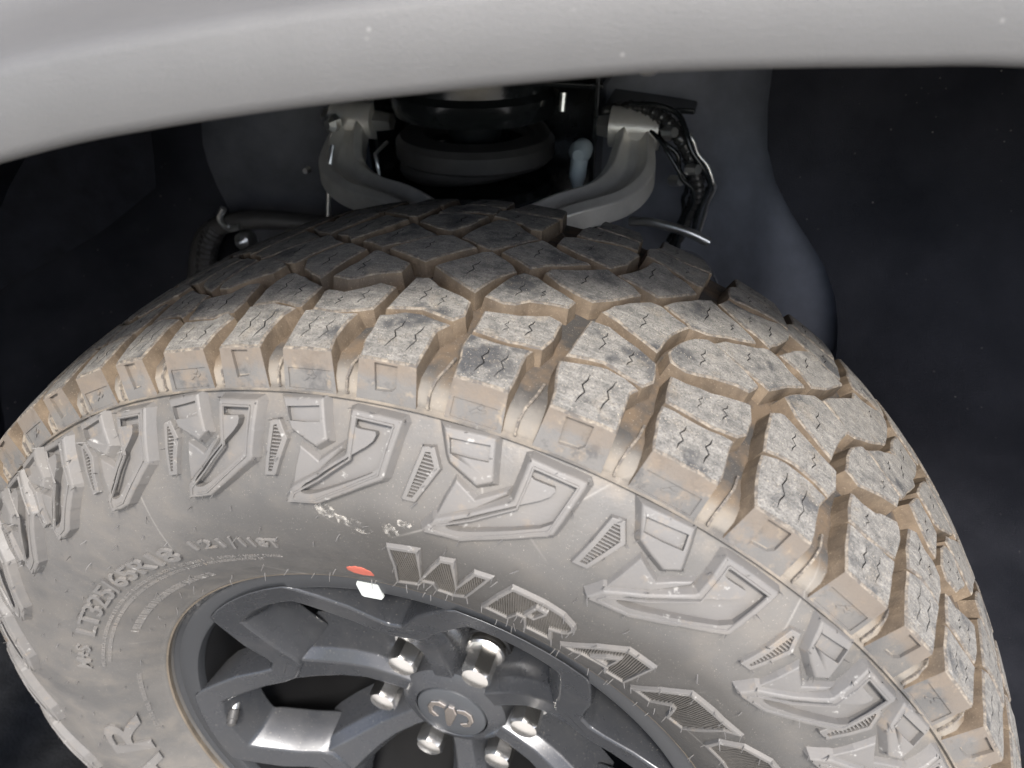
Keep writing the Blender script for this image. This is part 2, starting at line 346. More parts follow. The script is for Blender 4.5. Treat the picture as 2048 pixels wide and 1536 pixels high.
def prism(loop,mp,nm,top=0.,cham=.0008,base=-.016,draft=.003,holes=(),hd=.005,mt=0,ms=1,mh=2,mf=None,step=.006,jit=.00025,basefn=None,outer=None,notch=None,mo=3,ndep=.002,me_=None):
    g=Geo();L=ccw(resample(ccw(loop),step))
    if jit:L=[(a+random.gauss(0,jit),b+random.gauss(0,jit)) for a,b in L]
    T=offset(L,-cham);B=offset(L,draft);n=len(L)
    hs=[list(reversed(ccw(h))) for h in holes]
    ti=[g.v(mp(a,b,top)) for a,b in T];hi=[[g.v(mp(a,b,top)) for a,b in h] for h in hs]
    flat=T+[q for h in hs for q in h];fi=ti+[i for h in hi for i in h]
    for t in tessellate_polygon([[Vector((a,b,0)) for a,b in l] for l in [T]+hs]):
        A=[flat[i] for i in t]
        if area(A)<0:t=tuple(reversed(t))
        g.f([fi[i] for i in t],mt,[nm(*flat[i]) for i in t])
    for h,ix in zip(hs,hi):           # hole walls + floor
        lo=[g.v(mp(a,b,top-hd)) for a,b in h];k=len(h)
        for i in range(k):
            j=(i+1)%k;g.f([lo[i],lo[j],ix[j],ix[i]],mh)
        fl=list(reversed(h));fx=list(reversed(lo))
        for t in tessellate_polygon([[Vector((a,b,0)) for a,b in fl]]):
            if area([fl[i] for i in t])<0:t=tuple(reversed(t))
            g.f([fx[i] for i in t],mh if mf is None else mf,[nm(*fl[i]) for i in t])
    ci=[g.v(mp(a,b,top-cham)) for a,b in L]
    bi=[g.v(basefn(a,b,c,d) if basefn else mp(c,d,base)) for (a,b),(c,d) in zip(L,B)]
    for i in range(n):
        j=(i+1)%n
        e=(g.V[ci[j]]-g.V[ci[i]]);sn=e.cross(nm(*L[i]))
        sn=sn.normalized() if sn.length>1e-9 else nm(*L[i])
        ni,nj=nm(*T[i]),nm(*T[j]);md=(ni+sn).normalized()
        isout=outer and outer(*L[i]) and outer(*L[j])
        g.f([ci[i],ci[j],ti[j],ti[i]],mt if me_ is None else me_,[md,md,nj,ni])
        if not(isout and notch): g.f([bi[i],bi[j],ci[j],ci[i]],mo if isout else ms,[nshould(L[k_][0],1 if L[k_][1]>0 else -1) for k_ in (i,j,j,i)] if isout else None)
    if notch:
        ids=[i for i in range(n) if outer(*L[i])]
        ids.sort(key=lambda i:L[i][0]);m=len(ids)
        if m>2:
            p0,p1=L[ids[0]][0],L[ids[-1]][0]
            def at(p,w,dep=0):
                p=max(p0,min(p1,p));k=0
                while k<m-2 and L[ids[k+1]][0]<p:k+=1
                a,b=ids[k],ids[k+1];t=(p-L[a][0])/max(1e-9,L[b][0]-L[a][0])
                hi_=g.V[ci[a]].lerp(g.V[ci[b]],t);lo_=g.V[bi[a]].lerp(g.V[bi[b]],t)
                q=lo_.lerp(hi_,w);q.y+=dep*(-1 if q.y>0 else 1);return q
            pw=p1-p0
            up=[(L[i][0],1.) for i in ids];lo=[(L[i][0],0.) for i in reversed(ids)]
            outl=ccw(lo[::-1]+up[::-1]) if False else ccw(lo+up)
            hl=[(p0+pw*a,b) for a,b in notch];hl=list(reversed(ccw(hl)))
            sgn=-1 if L[ids[0]][1]>0 else 1
            allp=outl+hl;vi=[]
            for (p,w) in allp:
                vi.append(g.v(at(p,w)))
            for t in tessellate_polygon([[Vector((a,b*.02,0)) for a,b in outl],[Vector((a,b*.02,0)) for a,b in hl]]):
                A=[allp[i] for i in t]
                if (area(A)<0)!=(sgn<0):t=tuple(reversed(t))
                g.f([vi[i] for i in t],mo,[nshould(allp[i][0],-sgn) for i in t])
            hv=vi[len(outl):];lo_=[g.v(at(p,w,ndep)) for p,w in hl];k=len(hl)
            for i in range(k):
                j=(i+1)%k;q=[lo_[i],lo_[j],hv[j],hv[i]];g.f(q if sgn>0 else q[::-1],mo)
            for t in tessellate_polygon([[Vector((a,b*.02,0)) for a,b in hl]]):
                if (area([hl[i] for i in t])<0)!=(sgn<0):t=tuple(reversed(t))
                g.f([lo_[i] for i in t],mo,[nshould(hl[i][0],-sgn) for i in t])
    return g
def slit(path,w):
    P=[Vector(p) for p in path];L=[];Rr=[]
    for i,p in enumerate(P):
        d=(P[min(i+1,len(P)-1)]-P[max(i-1,0)]);d.normalize();nn=Vector((-d.y,d.x))*w*.5*(1 if 0<i<len(P)-1 else .35)
        L.append(tuple(p+nn));Rr.append(tuple(p-nn))
    return L+Rr[::-1]
def sipes(loop,us,amp=.0017,margin=.0045,tilt=.12,w=.00075,part=None):
    xs=[p[0] for p in loop];x0,x1=min(xs),max(xs);out=[]
    for u in us:
        if random.random()<.08:continue
        x=x0+(x1-x0)*(u+random.uniform(-.035,.035));iv=scan(loop,0,x)
        if not iv:continue
        a,b=max(iv,key=lambda t:t[1]-t[0]);a+=margin;b-=margin
        if part:
            L=b-a;a,b=a+L*part[0],a+L*part[1]
        d_=b-a;a+=d_*random.uniform(0,.12);b-=d_*random.uniform(0,.12)
        if b-a<.007:continue
        k=5;pts=[]
        for i in range(k+1):
            t=i/k;z=[0,.15,1,-.75,.2,0][i]
            pts.append((x+amp*z+(b-a)*tilt*(t-.5)+random.gauss(0,.0002),a+(b-a)*t))
        s=slit(pts,w*random.uniform(.75,1.2))
        if all(inside(q,loop) and edist(q,loop)>.0016 for q in s): out.append(s)
    # no crossing slits
    return out

# traced outlines: tread blocks (degrees round the tyre, axial metres); sidewall shapes (degrees, radius)
TB={'S0': [(-0.28, -0.1201), (3.76, -0.1226), (3.85, -0.099), (3.86, -0.0938), (4.45, -0.0871), (2.29, -0.084), (1.03, -0.084), (-0.61, -0.0894), (-0.49, -0.1011), (-0.53, -0.1092)], 'T0': [(-0.46, -0.0827), (0.86, -0.0808), (2.04, -0.0793), (4.46, -0.0835), (5.01, -0.0774), (4.98, -0.0645), (3.46, -0.0594), (2.18, -0.0556), (0.99, -0.0481), (0.06, -0.05), (-0.17, -0.0625), (-0.28, -0.0694)], 'T1': [(6.46, -0.0695), (8.78, -0.066), (10.79, -0.0587), (11.81, -0.0607), (11.73, -0.0765), (11.26, -0.0859), (10.6, -0.0878), (8.26, -0.0889), (6.42, -0.087), (6.42, -0.0792)], 'S1': [(6.37, -0.0909), (8.33, -0.0924), (10.71, -0.0905), (10.52, -0.0948), (10.46, -0.1037), (10.42, -0.1202), (6.69, -0.1205), (6.3, -0.1019)], 'T2': [(13.94, -0.0502), (14.29, -0.0491), (15.28, -0.0494), (16.37, -0.0539), (17.65, -0.0582), (19.09, -0.0634), (19.27, -0.0725), (19.25, -0.0789), (18.68, -0.0857), (17.3, -0.0832), (15.7, -0.0797), (13.28, -0.0845), (13.36, -0.0764), (13.71, -0.0584)], 'S2': [(12.96, -0.0908), (14.63, -0.0864), (16.03, -0.0839), (17.38, -0.0859), (18.5, -0.0891), (18.03, -0.0946), (18.02, -0.1002), (18.0, -0.1074), (17.97, -0.1168), (17.75, -0.1225), (16.72, -0.1209), (15.04, -0.1208), (13.49, -0.1214), (13.35, -0.1118), (13.09, -0.101)], 'T3': [(20.63, -0.069), (21.71, -0.0691), (23.63, -0.0657), (25.09, -0.0614), (26.19, -0.0579), (26.72, -0.0579), (26.83, -0.07), (26.64, -0.081), (26.05, -0.0875), (24.13, -0.09), (22.68, -0.09), (20.74, -0.0889), (20.61, -0.0802)], 'S3': [(20.56, -0.0926), (22.28, -0.0934), (23.82, -0.0934), (25.83, -0.0915), (25.61, -0.0993), (25.64, -0.1084), (25.41, -0.1205), (23.99, -0.1201), (22.14, -0.1199), (20.79, -0.1203), (20.66, -0.1111), (20.49, -0.0998)], 'T4': [(28.66, -0.0521), (29.3, -0.0473), (29.75, -0.0471), (31.03, -0.0518), (32.45, -0.0574), (34.5, -0.0624), (34.47, -0.076), (33.89, -0.0858), (32.59, -0.0819), (30.79, -0.0805), (29.4, -0.0817), (28.38, -0.0843), (28.41, -0.0706)], 'S4': [(28.24, -0.0879), (29.34, -0.0848), (30.73, -0.0841), (32.29, -0.0859), (33.57, -0.0882), (33.09, -0.0956), (33.06, -0.108), (32.9, -0.1209), (31.52, -0.1212), (30.47, -0.1204), (28.49, -0.1218), (28.11, -0.105)], 'T5': [(36.3, -0.0684), (37.26, -0.0698), (38.59, -0.068), (39.87, -0.0626), (41.08, -0.058), (41.3, -0.0647), (41.2, -0.0771), (40.74, -0.0876), (38.98, -0.0904), (37.55, -0.0903), (36.18, -0.0894), (36.07, -0.0817)], 'S5': [(36.01, -0.0925), (37.5, -0.0931), (38.77, -0.0924), (40.52, -0.091), (40.4, -0.0962), (40.27, -0.1071), (40.11, -0.1191), (38.72, -0.1205), (37.47, -0.1196), (36.15, -0.1191), (35.94, -0.1074)], 'T6': [(42.91, -0.0532), (43.71, -0.0498), (44.64, -0.0572), (45.81, -0.059), (46.57, -0.0653), (46.56, -0.0751), (46.05, -0.0873), (45.07, -0.0839), (43.95, -0.0821), (42.4, -0.0846), (42.34, -0.0719)], 'S6': [(42.16, -0.0885), (43.61, -0.0854), (44.72, -0.0868), (45.95, -0.0892), (45.57, -0.1035), (45.33, -0.1223), (43.47, -0.1211), (42.19, -0.122), (42.0, -0.1069)], 'T7': [(47.51, -0.0727), (48.65, -0.0737), (50.65, -0.0686), (52.13, -0.0659), (52.27, -0.0754), (52.14, -0.0844), (51.61, -0.0933), (50.29, -0.0947), (48.91, -0.0929), (47.32, -0.0922), (47.35, -0.0823)], 'S7': [(47.21, -0.0952), (48.3, -0.0962), (50.06, -0.0967), (51.45, -0.097), (51.25, -0.1108), (51.12, -0.1235), (49.15, -0.1242), (47.35, -0.1247), (47.02, -0.11)], 'Tm1': [(-6.41, -0.0716), (-6.16, -0.0688), (-4.74, -0.0708), (-3.27, -0.0641), (-2.53, -0.0591), (-1.24, -0.0615), (-1.54, -0.0789), (-1.73, -0.084), (-2.63, -0.0874), (-4.48, -0.0903), (-6.23, -0.0879), (-6.3, -0.0793)], 'Sm1': [(-6.61, -0.0915), (-5.87, -0.09), (-4.42, -0.0928), (-2.53, -0.0906), (-2.78, -0.0977), (-2.89, -0.1112), (-2.67, -0.1204), (-6.29, -0.1191), (-6.46, -0.1068)], 'Tm2': [(-11.38, -0.0495), (-10.66, -0.0494), (-8.77, -0.0589), (-7.22, -0.0663), (-7.37, -0.0796), (-7.52, -0.0864), (-8.0, -0.0858), (-9.93, -0.0811), (-11.88, -0.0844), (-12.03, -0.0697), (-11.75, -0.0584)], 'Sm2': [(-11.91, -0.0869), (-9.86, -0.0849), (-7.89, -0.0888), (-8.28, -0.0952), (-8.51, -0.1051), (-8.52, -0.1134), (-8.45, -0.1211), (-11.82, -0.1207), (-11.73, -0.1097)], 'Tm3': [(-18.22, -0.0696), (-15.59, -0.0677), (-14.55, -0.0592), (-13.53, -0.0592), (-13.29, -0.0792), (-13.52, -0.0891), (-15.13, -0.0933), (-17.84, -0.091), (-18.2, -0.0766)], 'Sm3': [(-17.79, -0.0941), (-14.82, -0.0966), (-13.82, -0.0912), (-12.95, -0.0956), (-13.48, -0.1085), (-13.62, -0.1177), (-13.69, -0.1235), (-17.53, -0.1228), (-17.82, -0.1056)], 'Ca': [(-6.64, -0.0539), (-5.44, -0.0569), (-4.68, -0.0553), (-4.04, -0.0518), (-3.2, -0.0479), (-1.7, -0.0445), (-1.62, -0.0346), (-3.61, -0.0266), (-4.95, -0.0211), (-5.34, -0.0222), (-5.71, -0.0376)], 'Cb': [(0.85, -0.0334), (2.05, -0.0236), (3.46, -0.0083), (4.21, -0.0057), (5.29, -0.0115), (6.24, -0.017), (6.75, -0.0221), (5.62, -0.0345), (4.86, -0.0534), (3.08, -0.0454), (1.7, -0.038)], 'Cc': [(5.97, -0.0541), (6.28, -0.043), (6.98, -0.0279), (7.57, -0.0222), (8.61, -0.0228), (9.75, -0.0291), (10.97, -0.0328), (12.0, -0.0368), (11.73, -0.0439), (10.33, -0.0459), (8.97, -0.0488), (8.05, -0.055), (7.38, -0.0575)], 'Da': [(-3.93, -0.0156), (-2.98, -0.0065), (-1.07, 0.0086), (-0.04, 0.0107), (1.0, 0.0053), (2.41, -0.0015), (0.76, -0.0167), (-0.37, -0.0282), (-1.76, -0.0243)], 'Db': [(5.05, -0.0002), (5.8, 0.0132), (7.32, 0.0296), (9.3, 0.0195), (10.56, 0.0135), (11.64, 0.0136), (9.84, 0.0017), (8.67, -0.0046), (7.7, -0.0128), (6.13, -0.0043)], 'Dc': [(9.22, -0.0148), (9.39, -0.0105), (11.03, -0.0029), (13.4, 0.0123), (14.48, 0.0075), (15.76, 0.0028), (16.52, -0.003), (15.07, -0.018), (13.37, -0.0306), (11.98, -0.0278), (10.63, -0.0234)], 'E1': [(-7.34, -0.002), (-5.6, 0.0144), (-4.85, 0.0307), (-3.24, 0.0211), (-1.54, 0.0112), (-3.54, -0.0007), (-5.27, -0.0104), (-6.47, -0.0043)], 'E2': [(0.87, 0.0142), (1.21, 0.0304), (2.3, 0.0574), (3.7, 0.0585), (5.18, 0.0436), (6.65, 0.0344), (5.27, 0.0166), (3.97, 0.0026), (2.64, 0.0057)], 'E3': [(8.71, 0.0355), (8.8, 0.0484), (9.81, 0.054), (11.74, 0.0565), (13.72, 0.0643), (15.33, 0.0609), (14.67, 0.0368), (13.54, 0.0206), (12.49, 0.0234), (10.62, 0.0273)], 'E4': [(14.69, 0.0128), (15.39, 0.0219), (16.36, 0.0383), (16.94, 0.0561), (17.89, 0.0569), (18.93, 0.0486), (20.03, 0.0445), (21.04, 0.0357), (19.57, 0.0193), (18.0, 0.0046), (16.75, 0.0077)], 'F1c': [(-4.39, 0.0399), (-4.13, 0.0533), (-2.61, 0.0627), (-0.94, 0.0645), (0.8, 0.0643), (0.24, 0.039), (-0.73, 0.0248), (-2.18, 0.028)], 'E5': [(23.47, 0.0388), (24.09, 0.0513), (25.1, 0.0502), (26.66, 0.0528), (28.31, 0.059), (29.84, 0.0689), (30.73, 0.0631), (30.43, 0.0536), (29.37, 0.0336), (28.23, 0.0172), (27.13, 0.0222), (25.67, 0.0254)], 'D5': [(18.87, -0.0024), (19.41, 0.005), (21.46, 0.025), (22.47, 0.0338), (23.57, 0.0276), (25.01, 0.0215), (26.22, 0.0159), (26.82, 0.0109), (24.5, -0.0014), (22.46, -0.0113), (21.18, -0.0135), (20.69, -0.0092)], 'C5': [(14.54, -0.0369), (15.11, -0.0279), (16.12, -0.0188), (17.57, -0.0079), (18.41, -0.0073), (19.67, -0.0131), (20.79, -0.0163), (19.75, -0.0304), (19.28, -0.0428), (18.99, -0.0527), (17.38, -0.0472), (15.72, -0.0403)], 'C6': [(20.11, -0.0493), (20.67, -0.0356), (21.75, -0.0244), (22.55, -0.0196), (23.42, -0.0199), (25.01, -0.0268), (26.37, -0.0317), (27.18, -0.0362), (26.48, -0.0452), (25.42, -0.0462), (23.8, -0.0506), (22.44, -0.0553), (21.47, -0.0575), (20.33, -0.0553)], 'D6': [(23.34, -0.019), (24.16, -0.0109), (26.28, 0.0001), (28.2, 0.0112), (28.94, 0.0094), (30.14, 0.001), (31.49, -0.0039), (29.83, -0.0169), (28.21, -0.0321), (26.73, -0.0292), (25.61, -0.0266)], 'E6': [(29.48, 0.0156), (31.0, 0.0363), (32.87, 0.0549), (34.64, 0.0483), (36.49, 0.0437), (33.95, 0.0138), (32.46, 0.0034), (31.24, 0.0118)], 'C7': [(29.83, -0.0299), (31.04, -0.0183), (33.05, -0.0032), (33.41, -0.0064), (33.44, -0.0168), (34.33, -0.0188), (36.11, -0.0164), (35.0, -0.032), (34.56, -0.0398), (34.01, -0.0554), (32.92, -0.0511), (31.14, -0.0489), (30.08, -0.0414)], 'C8': [(35.96, -0.042), (36.47, -0.0305), (37.6, -0.0197), (38.84, -0.0234), (40.21, -0.0292), (41.78, -0.0354), (41.29, -0.0446), (39.46, -0.0485), (36.91, -0.0576), (35.76, -0.054)], 'D7': [(33.86, -0.0021), (34.68, 0.0075), (38.01, 0.0366), (39.53, 0.0333), (40.99, 0.0269), (41.15, 0.0121), (38.79, -0.0041), (36.97, -0.0147), (36.11, -0.0164), (35.14, -0.0073)], 'D8': [(38.5, -0.0176), (40.17, -0.0045), (43.15, 0.0148), (44.68, 0.0117), (44.93, -0.0002), (42.21, -0.0307), (40.57, -0.0265)], 'C9': [(43.62, -0.0281), (45.08, -0.0122), (45.71, -0.0178), (46.57, -0.0215), (47.16, -0.027), (46.35, -0.0508), (45.66, -0.0488), (45.0, -0.0435), (44.27, -0.0371)], 'C10': [(47.94, -0.0356), (48.73, -0.0278), (49.94, -0.0264), (50.57, -0.0344), (51.58, -0.0389), (49.47, -0.0568), (47.91, -0.0584), (47.37, -0.052)]}
HOOK=[(13.322, 0.39418), (15.539, 0.39372), (17.887, 0.39353), (17.455, 0.38051), (16.987, 0.36609), (13.623, 0.35535), (10.096, 0.34494), (8.297, 0.34393), (6.539, 0.34398), (7.484, 0.3529), (10.337, 0.36231), (13.206, 0.37402), (13.308, 0.38505)]
HOOKH=[(13.785, 0.38957), (13.965, 0.39049), (17.117, 0.39047), (17.329, 0.38946), (16.996, 0.38013), (16.569, 0.37012), (13.378, 0.36024), (9.911, 0.35124), (8.614, 0.35076), (8.687, 0.35377), (8.937, 0.35561), (11.268, 0.36446), (13.533, 0.37323), (15.586, 0.38151), (15.964, 0.38688), (15.024, 0.38676), (13.938, 0.38684)]
BOX=[(6.689, 0.39538), (8.585, 0.39608), (10.588, 0.39686), (10.934, 0.38862), (11.321, 0.37912), (10.263, 0.37525), (8.989, 0.37857), (7.791, 0.38206), (7.516, 0.38514)]
BOXH=[(7.367, 0.39166), (8.915, 0.39238), (10.391, 0.39339), (10.627, 0.38689), (9.115, 0.38599), (7.646, 0.3859)]
TRI=[(8.541, 0.37438), (9.458, 0.37118), (10.383, 0.36804), (12.598, 0.37733), (12.621, 0.37568), (10.501, 0.36364), (8.996, 0.35851), (7.545, 0.35357), (8.052, 0.36454)]
HEX=[(5.387, 0.38488), (6.314, 0.3859), (7.101, 0.3768), (6.352, 0.36729), (5.554, 0.35732), (4.332, 0.35712), (4.916, 0.37149)]
BAR=[(6.631, 0.39661), (8.387, 0.39736), (10.186, 0.39818), (10.186, 0.39699), (8.449, 0.39614), (6.72, 0.39557)]
W=[(2.704, 0.32037), (6.143, 0.32411), (6.189, 0.29633), (8.259, 0.32237), (9.713, 0.32449), (10.333, 0.30054), (11.818, 0.32148), (13.629, 0.32258), (11.545, 0.28994), (9.873, 0.28453), (9.25, 0.28492), (7.841, 0.28474), (7.479, 0.29263), (6.406, 0.29144), (5.611, 0.28368), (2.513, 0.27763), (3.05, 0.30058)]
R=[(15.716, 0.32202), (19.181, 0.32147), (21.322, 0.3192), (22.834, 0.31378), (23.268, 0.30932), (23.078, 0.3036), (22.481, 0.29982), (21.458, 0.29737), (22.396, 0.28277), (18.926, 0.28231), (18.182, 0.29588), (17.518, 0.29577), (16.8, 0.28345), (13.444, 0.28575), (14.636, 0.30718)]
RH=[(17.968, 0.30168), (18.608, 0.3156), (19.873, 0.31478), (19.977, 0.31211), (19.186, 0.30057)]
A=[(23.583, 0.28391), (26.108, 0.30642), (28.381, 0.32035), (31.647, 0.31905), (31.798, 0.30268), (32.407, 0.28306), (29.553, 0.28159), (29.143, 0.28801), (26.081, 0.28643), (25.317, 0.28338)]
AH=[(26.718, 0.29238), (27.674, 0.30278), (28.783, 0.31046), (29.074, 0.29256)]
N=[(33.469, 0.28325), (34.511, 0.30382), (36.106, 0.31959), (39.204, 0.3193), (40.823, 0.31825), (43.349, 0.3189), (42.287, 0.3116), (42.147, 0.28123), (39.643, 0.28006), (37.649, 0.29612), (37.276, 0.29655), (36.387, 0.28286)]
G=[(45.256, 0.28614), (44.143, 0.30027), (45.069, 0.3135), (47.769, 0.32109), (50.306, 0.32051), (53.925, 0.31209), (54.889, 0.29462), (54.201, 0.28027), (48.519, 0.28621)]
R2=[(-88.804, 0.30278), (-88.038, 0.29631), (-89.659, 0.28391), (-89.699, 0.27163), (-94.875, 0.27218), (-95.426, 0.26953), (-99.956, 0.27103), (-97.176, 0.29019), (-97.411, 0.30819), (-93.775, 0.30612)]
A2=[(-101.53, 0.30437), (-100.926, 0.27128), (-104.996, 0.27089), (-108.948, 0.27252), (-109.916, 0.31445)]
RED=[(-4.907, 0.27591), (-3.691, 0.28155), (-2.458, 0.28343), (-1.312, 0.28169), (-0.787, 0.27299), (-2.685, 0.26913), (-4.186, 0.27017)]
SPL1=[(-4.534, 0.33855), (-4.095, 0.34182), (-3.357, 0.34228), (-2.711, 0.33991), (-2.29, 0.33686), (-2.639, 0.33271), (-3.569, 0.33078), (-4.151, 0.33237)]
SPL2=[(-2.532, 0.33582), (-1.454, 0.33358), (-0.289, 0.33458), (0.172, 0.33231), (-0.311, 0.32764), (0.453, 0.32653), (1.305, 0.32963), (1.054, 0.32517), (-0.155, 0.32384), (-1.071, 0.3288), (-2.334, 0.32931)]
SPL3=[(2.264, 0.33596), (3.161, 0.33618), (3.648, 0.3349), (4.128, 0.33129), (3.586, 0.32694), (2.877, 0.32789), (2.309, 0.33149)]
SPL4=[(3.673, 0.34084), (4.729, 0.34225), (5.407, 0.34011), (4.884, 0.33675), (4.151, 0.33744)]
STICK=[(-0.036, 0.228), (-0.021, 0.229), (-0.02, 0.228), (-0.017, 0.218), (-0.019, 0.215), (-0.032, 0.214), (-0.034, 0.215), (-0.037, 0.225)]
VALVE=[[-0.203, -0.085, -0.018], [-0.202, -0.095, -0.017], [-0.199, -0.108, -0.024]]
# ------------------------------------------------------------------ WHEEL
wheel=empty('wheel','dusty all-terrain truck tyre on a charcoal six-spoke wheel under the grey fender','wheel',loc=(0,0,0))
def revolve(prof,seg=360,closed=False):
    V=[];F=[]
    for k in range(seg):
        a=2*PI*k/seg
        for r,y in prof:V.append(pol3(r,a,y))
    n=len(prof)
    for k in range(seg):
        j=(k+1)%seg
        for i in range(n-1): F.append((k*n+i,k*n+i+1,j*n+i+1,j*n+i))
    return V,F
half=[(.2405,-.104),(.2418,-.1105),(.2432,-.1150),(.2446,-.1172),(.2462,-.1180)]
r=.2485
while r<.3975:
    half.append((r,ys(r)));r+=.004
half+=[(.3975,ys(.3975)),(.3982,-.1272),(.3987,-.1292),(.3993,-.1294),(.3999,-.1270),(.4003,-.1257),(.4020,-.1255),(.4080,-.1230),(.4128,-.1180),(.4152,-.1100)]
y=-.101
while y<0: half.append((rt(y)-.0112,y));y+=.01
prof=half+[(r_,-y_) for r_,y_ in reversed(half)]
V,F=revolve(prof,400)
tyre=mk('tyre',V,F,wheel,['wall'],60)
tyre['label']='dusty all-terrain tyre casing with bulging sidewall'

# ---- tread blocks
C7=[(29.83,-.0299),(31.04,-.0183),(32.5,-.0085),(33.4,-.0075),(34.6,-.0125),(36.0,-.0168),(35.0,-.032),(34.56,-.0398),(34.01,-.0548),(32.4,-.0488),(30.8,-.0415)]
TB['C7']=C7
for k in ('E2','E3','E4','E5','E6','F1c'): TB[k]=[(a,b*.95) for a,b in TB[k]]
DP=[(-6.6,6.3),(6.3,20.5),(20.5,35.9),(35.9,47.0),(47.0,60.0)]
KIND=dict(Se=['Sm1','S1','S3','S5','S7'],Te=['Tm1','T1','T3','T5','T7'],So=['S0','S2','S4','S6',None],To=['T0','T2','T4','T6',None],
  Ce=['Ca','Cc','C6','C8','C10'],Co=['Cb','C5','C7','C9',None],D1=['Da','Dc','D6','D8',None],D2=['E1','Db','D5','D7',None],Eo=['E2','E4','E6',None,None],Ee=['F1c','E3','E5',None,None])
spec=[]      # (dp range, {kind: loop})
def warp(l,a,b):
    s=(b-a)/(35.9-20.5);return [(a+(t-20.5)*s,y) for t,y in l]
TEMPL={k:TB[v[2]] for k,v in KIND.items()}
def dpset(a,b,got):
    d={}
    for k in KIND: d[k]=TB[got[k]] if got.get(k) else warp(TEMPL[k],a,b)
    return (a,b,d)
for i,(a,b) in enumerate(DP): spec.append(dpset(a,b,{k:v[i] for k,v in KIND.items()}))
spec.append(dpset(-17.8,-6.6,dict(Se='Sm3',Te='Tm3',So='Sm2',To='Tm2')))
spec.append(dpset(-28.4,-17.8,{})); spec.append(dpset(-39.6,-28.4,{}))
w_=(320.4-60.0)/20
for i in range(20): spec.append(dpset(60+w_*i,60+w_*(i+1),{}))
def met(l):return [(RAD(t)*R0,y) for t,y in l]
def snap(l):   # square up the outer edge of a shoulder block
    return [(a,(-YE if b<-.1165 else b)) for a,b in l]
def shoulder_base(sgn):
    def f(a,b,c,d):
        if b*sgn>YE-.0016: return pol3(.3996,c/R0,sgn*.1278)
        k=max(0,min(1,(abs(b)-.098)/.022)); r_=(rt(b)-.0128)*(1-k)+.4085*k
        return pol3(r_,c/R0,d)
    return f
NOTCHE=[(.08,.56),(.93,.56),(.93,.06),(.08,.06)]
NOTCH=[(.27,.95),(.68,.95),(.68,.42),(.60,.30),(.30,.26)]
rest=Geo();nblk=0;rib_th=[]
def reflect(l,shift):
    c=sum(p[0] for p in l)/len(l);return [(2*c-t+shift,-y) for t,y in l]
for a,b,d in spec:
    mid=(a+b)/2; mid=(mid+180)%360-180; vis=-56<mid<96
    items=[]
    sc_=(b-a)/14.5
    for k,l in d.items():
        L=l
        if k[0]=='S':L=snap(l)
        items.append((k,L))
        if k in('Se','Te','So','To'): items.append((k+'i',None))
    for k,l in items:
        if l is None:
            src=d[k[:2]];pair=d['T'+k[1]];c0=sum(p[0] for p in pair)/len(pair)
            s=snap(src) if k[0]=='S' else src
            l=[(2*c0-t+3.1*sc_,-y) for t,y in s]
        loop=ccw(met(l))
        if k[0] in 'ST':
            cm=sum(p[0] for p in loop)/len(loop);loop=offset([(cm+(p-cm)*1.035,q) for p,q in loop],.0004)
        else: loop=offset(loop,.0013)
        ys_=[q[1] for q in loop]
        if k[0]in'ST': hol=sipes(loop,(.34,.66),part=(.04,.96) if k[0]=='S' else (.1,.95))
        elif k[0]=='C': hol=sipes(loop,(.33,.62) if k=='Ce' else (.5,),part=(.1,.75),amp=.0018)
        else: hol=sipes(loop,(.38,) if random.random()<.5 else (.42,.68),part=(.25,.85),amp=.0012)
        if not vis:hol=[]
        sgn=1 if sum(ys_)>0 else -1
        kw={}
        if k[0]=='S':
            kw=dict(basefn=shoulder_base(sgn),outer=lambda p,q,s=sgn:q*s>YE-.0016,mo=3)
            if vis: kw['notch'],kw['ndep']=(NOTCH,.0022) if k[1]=='o' else (NOTCHE,.0008)
        dz=random.uniform(-.0006,.0003)
        g=prism(loop,mtread,ntread,top=dz,cham=.0011,base=-.0128,draft=.0020,holes=hol,hd=.006,mt=0,ms=1,mh=2,me_=4,step=.007 if vis else .02,jit=.0003 if vis else 0,**kw)
        if vis and k=='Se':
            pm=sum(p[0] for p in loop)/len(loop)
            ms_=lambda p,q,h:pol3(.3996+q*.0219,p/R0,-.1278+.0063*q+.0008-h)
            for lg in ([(-.0045,.28),(-.0030,.25),(.0000,.33),(.0020,.30),(.0045,.36),(.0040,.40),(.0015,.36),(-.0010,.40)],[(-.0010,.42),(.0012,.39),(.0030,.46),(.0022,.52),(.0005,.47)]):
                wl=[(pm+a,b) for a,b in lg]
                gg=Geo();tp=[gg.v(ms_(a,b,.0006)) for a,b in wl];bt_=[gg.v(ms_(a,b,-.0006)) for a,b in wl]
                gg.f(tp,3)
                for i_ in range(len(wl)):
                    j_=(i_+1)%len(wl);gg.f([bt_[i_],bt_[j_],tp[j_],tp[i_]],3)
                g.add(gg)
        if vis: g.build('tread_block',tyre,['top','side','black','shoulder','edge']);nblk+=1
        else: rest.add(g)
    # thin ribs lying in the shoulder channels
    if vis:
        for kk,nx in (('Se','So'),('So','Se')):
            tR=max(t for t,y in d[kk] if y<-.115) if any(y<-.115 for t,y in d[kk]) else None
            rib_th.append(tR)
ro=rest.build('tread_blocks_far_side',tyre,['top','side','black','shoulder','edge']);ro['kind']='stuff'
